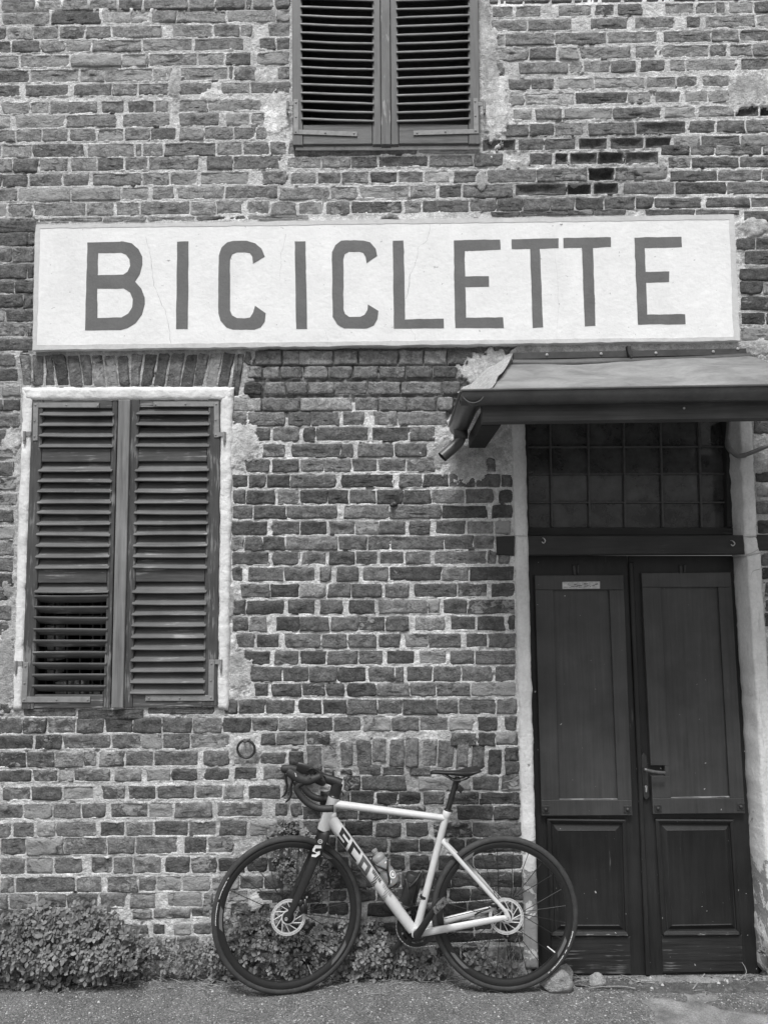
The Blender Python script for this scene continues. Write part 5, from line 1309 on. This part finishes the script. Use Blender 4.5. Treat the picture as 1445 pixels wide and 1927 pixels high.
# ---- fork: steered blades, crown, printed mark
crown = B(607.5, 1573)
fk = []
for s in (1, -1):
    sN = bN*math.cos(STEER)+bX*math.sin(STEER); a = crown+sN*.030*s; e = fc+sN*.052*s
    pth = smooth_path([B(610, 1564)+bN*.012*s, a, a+(e-a)*.30+bX*.002+bN*.012*s, a+(e-a)*.7+bX*.002+bN*.006*s, e+bU*.004], 6)
    fk.append(T2(pth, np.interp(np.linspace(0, 1, len(pth)), [0, .12, .45, .85, 1], [.026, .0265, .0225, .0175, .013]), 16, flat=.48))
    fk.append(lathe(e-bN*.006*s, bN*s, [(.015, -.004), (.016, .004), (.014, .009), (.008, .010)], 18, up=bX))
fk.append(blob(crown+bU*.004, (.030, .034, .026), 4, 16, 10, .0))
obj('fork', merge(*fk), M_MATTE, BK, smooth=True, auto=50)
obj('axle_end', lathe(fc+bN*.060, bN, [(.008, 0), (.008, .003), (.005, .0035), (.0045, .0005)], 16, up=bX), M_STEEL, BK, auto=40)
obj('axle_end', lathe(rc+bN*(dz+.004), bN, [(.0085, 0), (.0085, .002), (.0065, .0022), (.006, -.002)], 16, up=bX), M_IRON, BK, auto=40)
def mark(pts, off):                                    # flat print on the near fork blade
    return [B(x, y, off) for x, y in pts]
def flat_print(name, loops, off, mat):
    sN = bN*math.cos(STEER)+bX*math.sin(STEER)
    def on_fork(x, y):
        o = float(np.interp(y, [1578, 1618], [.0505, .0640])); d = ray(x, y); return CAM+d*(((crown-CAM)@sN+o)/(d@sN))
    outer = np.array([on_fork(x, y) for x, y in loops[0]]); hol = [np.array([on_fork(x, y) for x, y in l]) for l in loops[1:]]
    tri = tessellate_polygon([[Vector(p) for p in l] for l in [outer]+hol]); obj(name, (np.vstack([outer]+hol), [tuple(t) for t in tri]), mat, BK)
zk = lambda l: [(380+x/4.516, 1420+y/4.516) for x, y in l]
FO = .0455
flat_print('fork_mark', [zk([(962, 772), (1014, 776), (1016, 800), (996, 800), (968, 800), (958, 818), (968, 834), (1002, 822), (1004, 850), (968, 876), (930, 870), (934, 852), (962, 852), (974, 846), (966, 836), (938, 826), (940, 806)])], FO, M_WHITEDEC)
cir = lambda cx, cy, r: [(cx+r*math.cos(a), cy+r*math.sin(a)) for a in np.linspace(0, 2*math.pi, 17)[:-1]]
flat_print('fork_badge', [zk(cir(1005, 742, 20)), zk(cir(1005, 742, 14))], FO, M_WHITEDEC); flat_print('fork_badge', [zk(cir(1005, 742, 8)), zk(cir(1005, 742, 4))], FO, M_WHITEDEC)
# ---- stem, spacers, bar, hoods, levers
sx0 = B(634.5, 1476); sp_top = B(640, 1463)
obj('stem_spacer', T2(lin(ht0+hax*.004, sx0+hax*.004, 5), .0268, 20, flat=.8), M_MATTE, BK, smooth=True, auto=50)
clampc = B(601, 1461)
stp = smooth_path([B(642, 1476), B(630, 1471), B(615, 1466.5), clampc], 5)
obj('stem', merge(T2(stp, np.linspace(.0245, .020, len(stp)), 18, flat=.85), lathe(clampc-bN*.023, bN, [(.019, 0), (.021, .003), (.021, .043), (.019, .046)], 20, up=bX)), M_MATTE, BK, smooth=True, auto=50)
hw = .178
bar = []
def side(s):
    o = hw*s
    def Q(x, y): return clampc + ((B(x, y)-clampc))*1.0 + bN*o
    # the near side is measured where it is seen: unproject on its own plane
    def N(x, y): return B(x, y, o) if s > 0 else (B(x, y, hw)-(bN*math.cos(BST)+bX*math.sin(BST))*2*hw)
    sN = bN*math.cos(STEER)+bX*math.sin(STEER); pts = [clampc+sN*.02*s, clampc+sN*.10*s+bU*.002, clampc+sN*(hw-.03)*s-bX*.002, N(586, 1463), N(575, 1470), N(562, 1477), N(559, 1485), N(563, 1494), N(572, 1505), N(584, 1515), N(598, 1521), N(612, 1522.5), N(626, 1522)]
    return pts, N
bars = []; hoods = []; tapes = []
for s in (1, -1):
    pts, N = side(s)
    if s < 0:                                            # the far side, measured where it shows past the near one
        NF = lambda x, y: B(x, y, -.112)
        pts = pts[:2]+[NF(594, 1456), NF(588, 1456), NF(574, 1459), NF(567, 1466), NF(569, 1477), NF(576, 1489), NF(588, 1499), NF(602, 1504), NF(618, 1506)]
    p = smooth_path(pts[:4], 8); bars.append(T2(p, np.interp(np.linspace(0, 1, len(p)), [0, .3, .5, 1], [.0165, .0150, .0135, .0150]), 14))
    p = smooth_path(pts[3:], 8); tp = [T2(p, .0158+.0005*np.sin(np.arange(len(p))*2.2), 14)]; tp.append(lathe(p[-1], (p[-1]-p[-2])/np.linalg.norm(p[-1]-p[-2]), [(.0162, -.002), (.0165, .003), (.010, .005)], 14, up=tuple(bN))); obj('bar_tape', merge(*tp), M_TAPE, BK, smooth=True)
    h = smooth_path([N(604, 1461), N(592, 1466), N(578, 1470), N(563, 1466), N(551, 1458), N(544, 1453), N(540, 1451)], 6)
    if s < 0: h = smooth_path([NF(588, 1456), NF(572, 1454), NF(556, 1450), NF(545, 1448), NF(536, 1447.5), NF(528.5, 1448)], 7)
    hood = [T2(h, np.interp(np.linspace(0, 1, len(h)), [0, .2, .45, .62, .78, .93, 1], [.014, .018, .0225, .023, .021, .018, .008]), 16, flat=.85)]
    if s > 0: hood.append(blob(N(558, 1472), (.017, .015, .020), 8, 14, 10, .05))
    obj('brake_hood', merge(*hood), M_TAPE, BK, smooth=True)
    lv = smooth_path([N(551.5, 1463), N(549.5, 1472), N(547, 1483), N(548, 1493), N(544.5, 1503), N(537.5, 1510.5)], 6)
    if s < 0: lv = smooth_path([NF(538.5, 1455), NF(538, 1466), NF(540, 1478), NF(539, 1488), NF(535.5, 1496), NF(530.5, 1501)], 6)
    obj('brake_lever', merge(T2(lv, np.interp(np.linspace(0, 1, len(lv)), [0, .15, .8, 1], [.010, .0065, .0055, .0035]), 10, flat=1.5), lathe((N(555, 1471) if s > 0 else NF(541, 1458))+bN*.010*s, bN*s, [(.006, 0), (.005, .006), (.003, .007)], 10, up=bX)), M_BLACK if s > 0 else M_BLACK, BK, smooth=True)
    obj('lever_plate', merge(blob(N(549, 1457) if s > 0 else NF(536, 1451), (.013, .014, .012), 9, 12, 8, .1)), M_BLACK, BK, smooth=True)
    if s > 0: g = slab3(np.array([N(555.5, 1453), N(557.5, 1454), N(559.5, 1460.5), N(557.5, 1460.5)])+bN*.0145*s*1.35, .001, .0002)
    if s > 0: obj('lever_trim', g, M_ROTOR, BK)
obj('handlebar', merge(*bars), M_MATTE, BK, smooth=True)
cp = [B(559, 1442.5, .02), B(575, 1448, .02), B(590, 1453, .02)]
obj('computer_mount', merge(T2(lin(cp[0], cp[2], 4), [.020, .024, .024, .018], 14, flat=.30), T2(smooth_path([cp[2], B(596, 1456), clampc], 4), .008, 8)), M_BLACK, BK, smooth=True, auto=40)
# ---- seat post, saddle, light
up_s = (st-bb)/np.linalg.norm(st-bb); sp1 = B(857.5, 1474)
obj('seatpost', merge(T2(lin(st-up_s*.05, sp1, 6), .0137, 16), T2([sp1-up_s*.004, sp1+up_s*.014, B(862, 1466)], [.0140, .0150, .018], 14), lathe(B(862, 1467.5)-bN*.02, bN, [(.010, 0), (.0125, .003), (.0125, .037), (.010, .040)], 16, up=bX)), M_BLACK, BK, smooth=True, auto=45)
obj('rear_light', merge(slab3(np.array([B(865, 1479, .018), B(873, 1486, .018), B(867, 1494.5, .018), B(860, 1487, .018)]), .034, .004)), M_BLACK, BK, auto=40)
nose, tail = B(809.5, 1452.5), B(904, 1450); sl_ = np.linalg.norm(tail-nose); sX = (tail-nose)/sl_; sU = np.cross(sX, bN); sU = sU if sU[2] > 0 else -sU; rings = []
for t in np.linspace(0, 1, 26):
    hw_ = np.interp(t, [0, .02, .06, .45, .62, .8, .93, .98, 1], [.008, .014, .017, .024, .040, .064, .068, .058, .040]); top = np.interp(t, [0, .03, .1, .35, .6, .85, .95, 1], [-.004, .001, .002, -.002, -.002, .006, .008, .002]); sd = np.interp(t, [0, .05, .35, .6, .72, .82, .93, 1], [.010, .018, .020, .030, .037, .032, .016, .008])
    ring = []
    for a in np.linspace(0, 2*math.pi, 20, endpoint=False):
        x = math.cos(a)*hw_; z = math.sin(a)
        ring.append(nose+sX*(t*sl_)+bN*x+sU*(top+(.004*z*(1-abs(math.cos(a))**3) if z > 0 else sd*z*(.35+.65*abs(math.cos(a))**.6))))
    rings.append(ring)
obj('saddle', loft(rings, cap0=True), M_SADDLE, BK, smooth=True)
rl = []
for s in (1, -1):
    rl.append(T2(smooth_path([nose+sX*.10*sl_/.26*.6+bN*.010*s-sU*.012, B(843, 1462)+bN*.020*s, B(853, 1467)+bN*.022*s, B(872, 1466)+bN*.022*s, B(883, 1460)+bN*.026*s], 5), .0036, 8))
obj('saddle_rails', merge(*rl), M_BLACK, BK, smooth=True)
# ---- cranks, chainring, chain, pedals, derailleurs
ctr = bb
def crank(s, end, label=None):
    a = bb+bN*.055*s; e = B(end[0], end[1], 0)+bN*.075*s if s < 0 else B(end[0], end[1], .085)
    o = 'crank'
    g = [T2(smooth_path([a-(e-a)*.02, a+(e-a)*.5+bN*.004*s, e], 5), np.interp(np.linspace(0, 1, 11), [0, .3, 1], [.0195, .0165, .0125]), 14, flat=.55), lathe(a-bN*.010*s, bN*s, [(.017, -.02), (.0185, 0), (.0185, .014), (.011, .0165)], 20, up=bX), lathe(e-bN*.006*s, bN*s, [(.0135, 0), (.0135, .012), (.009, .0125)], 16, up=bX)]
    obj(o, merge(*g), M_BLACK, BK, smooth=True, auto=50)
    return e
e1 = crank(1, (826.5, 1697.5)); e2 = crank(-1, (741, 1802))
def pedal(e, s, ang):
    u = math.cos(ang)*bX+math.sin(ang)*bU; v_ = -math.sin(ang)*bX+math.cos(ang)*bU; c = e+bN*.045*s
    g = [T2([e, c+bN*.03*s], [.007, .0055], 10)]
    def bx(cc, a, b_, d):
        pts = np.array([cc+u*i*a/2+v_*j*b_/2+bN*k*d/2 for i in (-1, 1) for j in (-1, 1) for k in (-1, 1)]); return pts, [(0, 1, 3, 2), (4, 6, 7, 5), (0, 4, 5, 1), (2, 3, 7, 6), (0, 2, 6, 4), (1, 5, 7, 3)]
    g += [bx(c, .030, .018, .045), bx(c+u*.030, .012, .012, .052), bx(c-u*.028, .014, .014, .050), bx(c+u*.012+v_*.010, .034, .005, .030), bx(c-u*.012-v_*.010, .034, .005, .030)]
    obj('pedal', merge(*g), M('pedal_steel_%d' % s, .14, .35, ((90, 4, .8),), metal=.3), BK, auto=30)
pedal(e1, 1, math.radians(42)); pedal(e2, -1, math.radians(35))
cr = bb-bN*.044; g = [ring_sec(cr, [(.0915, .0012), (.080, .0014), (.076, .0014), (.076, -.0014), (.0915, -.0012)], 72)]
for k in range(46):
    a = 2*math.pi*k/46; g.append(tube([cr+(math.cos(a)*bX+math.sin(a)*bU)*.0905, cr+(math.cos(a)*bX+math.sin(a)*bU)*.0955], [.0024, .0012], 5))
for k in range(5):
    a = 2*math.pi*k/5+.5; g.append(T2([cr+(math.cos(a)*bX+math.sin(a)*bU)*.015, cr+(math.cos(a)*bX+math.sin(a)*bU)*.079], [.016, .010], 10, flat=.3))
g.append(ring_sec(cr+bN*.006, [(.0655, .0012), (.056, .0012), (.056, -.0012), (.0655, -.0012)], 60))
obj('chainring', merge(*g), M_BLACK, BK, smooth=True, auto=40)
ks = rc-bN*.040; g = []
for k, r in enumerate((.034, .038, .042, .047, .052)): g.append(lathe(ks+bN*(.003*k-.012), bN, [(r, 0), (r, .0016)], 36, up=bX))
obj('cassette', merge(*g), M_CHAIN, BK, auto=40)
jockey = B(957, 1768)-bN*.045
def chain_links(p, q, n):
    g = []
    for k in range(n):
        a = p+(q-p)*(k+.08)/n; c = p+(q-p)*(k+.92)/n; g.append(tube([a, (a+c)/2, c], [.0036, .0026, .0036], 6, flat=.7))
    return g
c_t = cr+bU*.093; k_t = ks+bU*.045-bX*.004; c_b = cr-bU*.093; j_b = jockey-bU*.018
g = chain_links(c_t, k_t, 32)+chain_links(c_b, j_b, 32)
arc = [cr+(math.cos(a)*bX+math.sin(a)*bU)*.0935 for a in np.linspace(math.pi/2, 3*math.pi/2, 20)]
for i in range(19): g += chain_links(arc[i], arc[i+1], 1)
obj('chain', merge(*g), M_CHAIN, BK, smooth=True)
g = [T2(smooth_path([ks+bX*.004-bU*.03, ks+bX*.02-bU*.055, jockey+bU*.045, jockey], 4), [.012]*13, 10, flat=.6), lathe(jockey-bN*.006, bN, [(.019, 0), (.019, .008)], 18, up=bX), lathe(jockey+bU*.05+bX*.008-bN*.006, bN, [(.019, 0), (.019, .008)], 18, up=bX), T2([jockey+bN*.008, jockey+bU*.05+bX*.008+bN*.008], .010, 10, flat=.4)]
obj('rear_derailleur', merge(*g), M_BLACK, BK, smooth=True, auto=45)
obj('derailleur_bolt', lathe(jockey+bN*.012, bN, [(.005, 0), (.004, .003)], 10, up=bX), M_STEEL, BK)
g = [blob(B(566, 1699, .045), (.016, .016, .020), 5, 12, 8, .2), blob(B(570, 1710, .045), (.016, .016, .024), 6, 12, 8, .2), T2([B(574, 1692, .05), B(576, 1720, .05)], [.009, .007], 8)]
obj('brake_caliper', merge(*g), M_BLACK, BK, smooth=True); obj('caliper_bolt', lathe(B(577.5, 1689, .055), bN, [(.0045, 0), (.004, .003)], 10, up=bX), M_STEEL, BK)
g = [blob(B(930, 1703, .055), (.024, .016, .013), 7, 12, 8, .2), blob(B(940, 1711, .055), (.016, .016, .010), 8, 12, 8, .2), T2([B(922, 1710, .05), B(905, 1716, .05), B(893, 1723, .05)], .004, 6)]
obj('brake_caliper', merge(*g), M_BLACK, BK, smooth=True)
g = [T2(smooth_path([B(806, 1755, .03), B(830, 1756, .02), B(848, 1752, .01), B(862, 1751, 0)], 4), .0035, 6)]
obj('cable_guide', merge(*g, T2([B(846, 1750, .0), B(864, 1748, .0)], .005, 6)), M_BLACK, BK, smooth=True)
# brake hose from the stem into the fork side, cable loop over the bar
obj('brake_hose', T2(smooth_path([B(578, 1452, .03), B(586, 1447, .03), B(598, 1452, .02), B(612, 1463, .02)], 6), .0028, 6), M_BLACK, BK, smooth=True)
# ---- cages
def cage(axis0, axis1, rad, w):
    ax = (axis1-axis0)/np.linalg.norm(axis1-axis0); n2 = np.cross(ax, bN); g = []
    for s in (1, -1):
        pts = [axis0+ax*.01+n2*0+bN*rad*.2*s-n2*rad*1.06, axis0+ax*.055+bN*rad*1.05*s-n2*rad*.3, axis0+ax*.085+bN*rad*1.06*s+n2*rad*.45, axis0+ax*.125+bN*rad*.75*s+n2*rad*.8]
        g.append(T2(smooth_path(pts, 6), .0052, 8, flat=.6))
        pts = [axis0+ax*.165+bN*rad*.1*s-n2*rad*1.06, axis0+ax*.140+bN*rad*.9*s-n2*rad*.6, axis0+ax*.110+bN*rad*1.07*s, axis0+ax*.085+bN*rad*1.06*s+n2*rad*.45]
        g.append(T2(smooth_path(pts, 6), .0046, 8, flat=.6))
    g.append(T2([axis0-n2*rad*1.1, axis0+ax*.17-n2*rad*1.1], [.011, .011], 8, flat=.4)); g.append(T2([axis0-n2*rad*1.05-ax*.004, axis0+n2*rad*.3-ax*.004], [.008, .006], 8, flat=.5))
    return merge(*g)
bt0, bt1 = B(741, 1664), B(703, 1599)                  # bottle axis, base and mouth
bt_ax = (bt1-bt0)/np.linalg.norm(bt1-bt0)
n2 = np.cross(bt_ax, bN)
if n2@dup < 0: pass
ca0, ca1 = bt0, bt1
def cage_for(a0, a1, rad, sgn):
    ax = (a1-a0)/np.linalg.norm(a1-a0); n2 = np.cross(ax, bN)*sgn; g = []
    for s in (1, -1):
        p1 = [a0+ax*.004-n2*rad*1.02+bN*.004*s, a0+ax*.03-n2*rad*.2+bN*rad*1.05*s, a0+ax*.075+n2*rad*.35+bN*rad*1.02*s, a0+ax*.110+n2*rad*.95+bN*rad*.45*s]
        g.append(T2(smooth_path(p1, 6), .0052, 8, flat=.7))
        p2 = [a0+ax*.150-n2*rad*1.02+bN*.004*s, a0+ax*.118-n2*rad*.5+bN*rad*.93*s, a0+ax*.080+n2*rad*.25+bN*rad*1.05*s]
        g.append(T2(smooth_path(p2, 6), .0050, 8, flat=.7))
    g.append(T2([a0-n2*(rad+.004), a0+ax*.16-n2*(rad+.004)], .010, 8, flat=.45)); g.append(T2([a0-n2*(rad+.004)-ax*.003, a0+n2*rad*.4-ax*.003], .008, 8, flat=.45))
    return merge(*g)
s1 = 1 if np.cross(bt_ax, bN)@dup > 0 else -1
obj('bottle_cage', cage_for(bt0, bt1, .034, s1), M_BLACK, BK, smooth=True)
BT = empty('water_bottle', bt0, label='translucent grey sports bottle with white print in the down tube cage', cat='bottle')
obj('bottle_body', lathe(bt0, bt_ax, [(.020, 0), (.031, .003), (.0335, .010), (.0335, .066), (.0315, .074), (.0315, .082), (.0335, .090), (.0335, .118), (.029, .128)], 28, up=tuple(bN)), M_BOTTLE, BT, smooth=True, auto=60)
bl = np.linalg.norm(bt1-bt0)
obj('bottle_cap', lathe(bt0+bt_ax*.124, bt_ax, [(.029, 0), (.0305, .003), (.0305, .020), (.027, .027), (.017, .032), (.0125, .034), (.0125, .046), (.0150, .048), (.0140, .056), (.009, .058)], 28, up=tuple(bN)), M('bottle_cap', .22, .4), BT, smooth=True, auto=50)
bs = np.cross(bt_ax, bN); bs = bs if bs[2] > 0 else -bs
def on_bot(h, a, r=.0342): return bt0+bt_ax*h+(math.cos(a)*bN+math.sin(a)*bs)*r
def bpatch(h0, h1, a0, a1, r=.0342, n=5):
    V = []; F = []
    for i, a in enumerate(np.linspace(a0, a1, n)):
        V += [on_bot(h0, a, r), on_bot(h1, a, r)]
        if i: F.append((2*i-2, 2*i-1, 2*i+1, 2*i))
    return np.array(V), F
g = []
for k in range(4): g.append(bpatch(.093, .104, -.95+.20*k, -.95+.20*k+.13))
g.append(bpatch(.090, .092, -1.0, -.2)); g.append(bpatch(.106, .112, .55, .85))
def bdisc(h, a, r0, r1=0, n=18):
    V = []; F = []
    for i in range(n):
        k = 2*math.pi*i/n
        for r in (r0, r1): V.append(on_bot(h+math.cos(k)*r, a+math.sin(k)*r/.0342))
    for i in range(n): j = (i+1) % n; F.append((2*i, 2*i+1, 2*j+1, 2*j))
    return np.array(V), F
g.append(bdisc(.046, .75, .018, .013)); g.append(bdisc(.046, .75, .007, .0)); g.append(bdisc(.028, -.15, .0085, .004)); g.append(bpatch(.020, .075, -1.15, -.98))
obj('bottle_print', merge(*g), M_WHITEDEC, BT)
tc0, tc1 = B(764, 1700), B(777.5, 1646); tc_ax = (tc1-tc0)/np.linalg.norm(tc1-tc0)
s2 = -s1 if False else (1 if np.cross(tc_ax, bN)@(bX) < 0 else -1)
obj('bottle_cage', cage_for(tc0, tc1, .032, s2), M_MATTE, BK, smooth=True)
TC = empty('tool_canister', tc0, label='black tool canister held in the seat tube cage', cat='canister')
obj('canister_body', lathe(tc0, tc_ax, [(.022, 0), (.029, .003), (.031, .010), (.031, .098), (.030, .100)], 28, up=tuple(bN)), M('canister', .014, .55), TC, smooth=True, auto=50)
obj('canister_lid', lathe(tc0+tc_ax*.101, tc_ax, [(.030, 0), (.0325, .002), (.0325, .030), (.029, .036), (.010, .037)], 28, up=tuple(bN)), M('canister_lid', .02, .5), TC, smooth=True, auto=50)
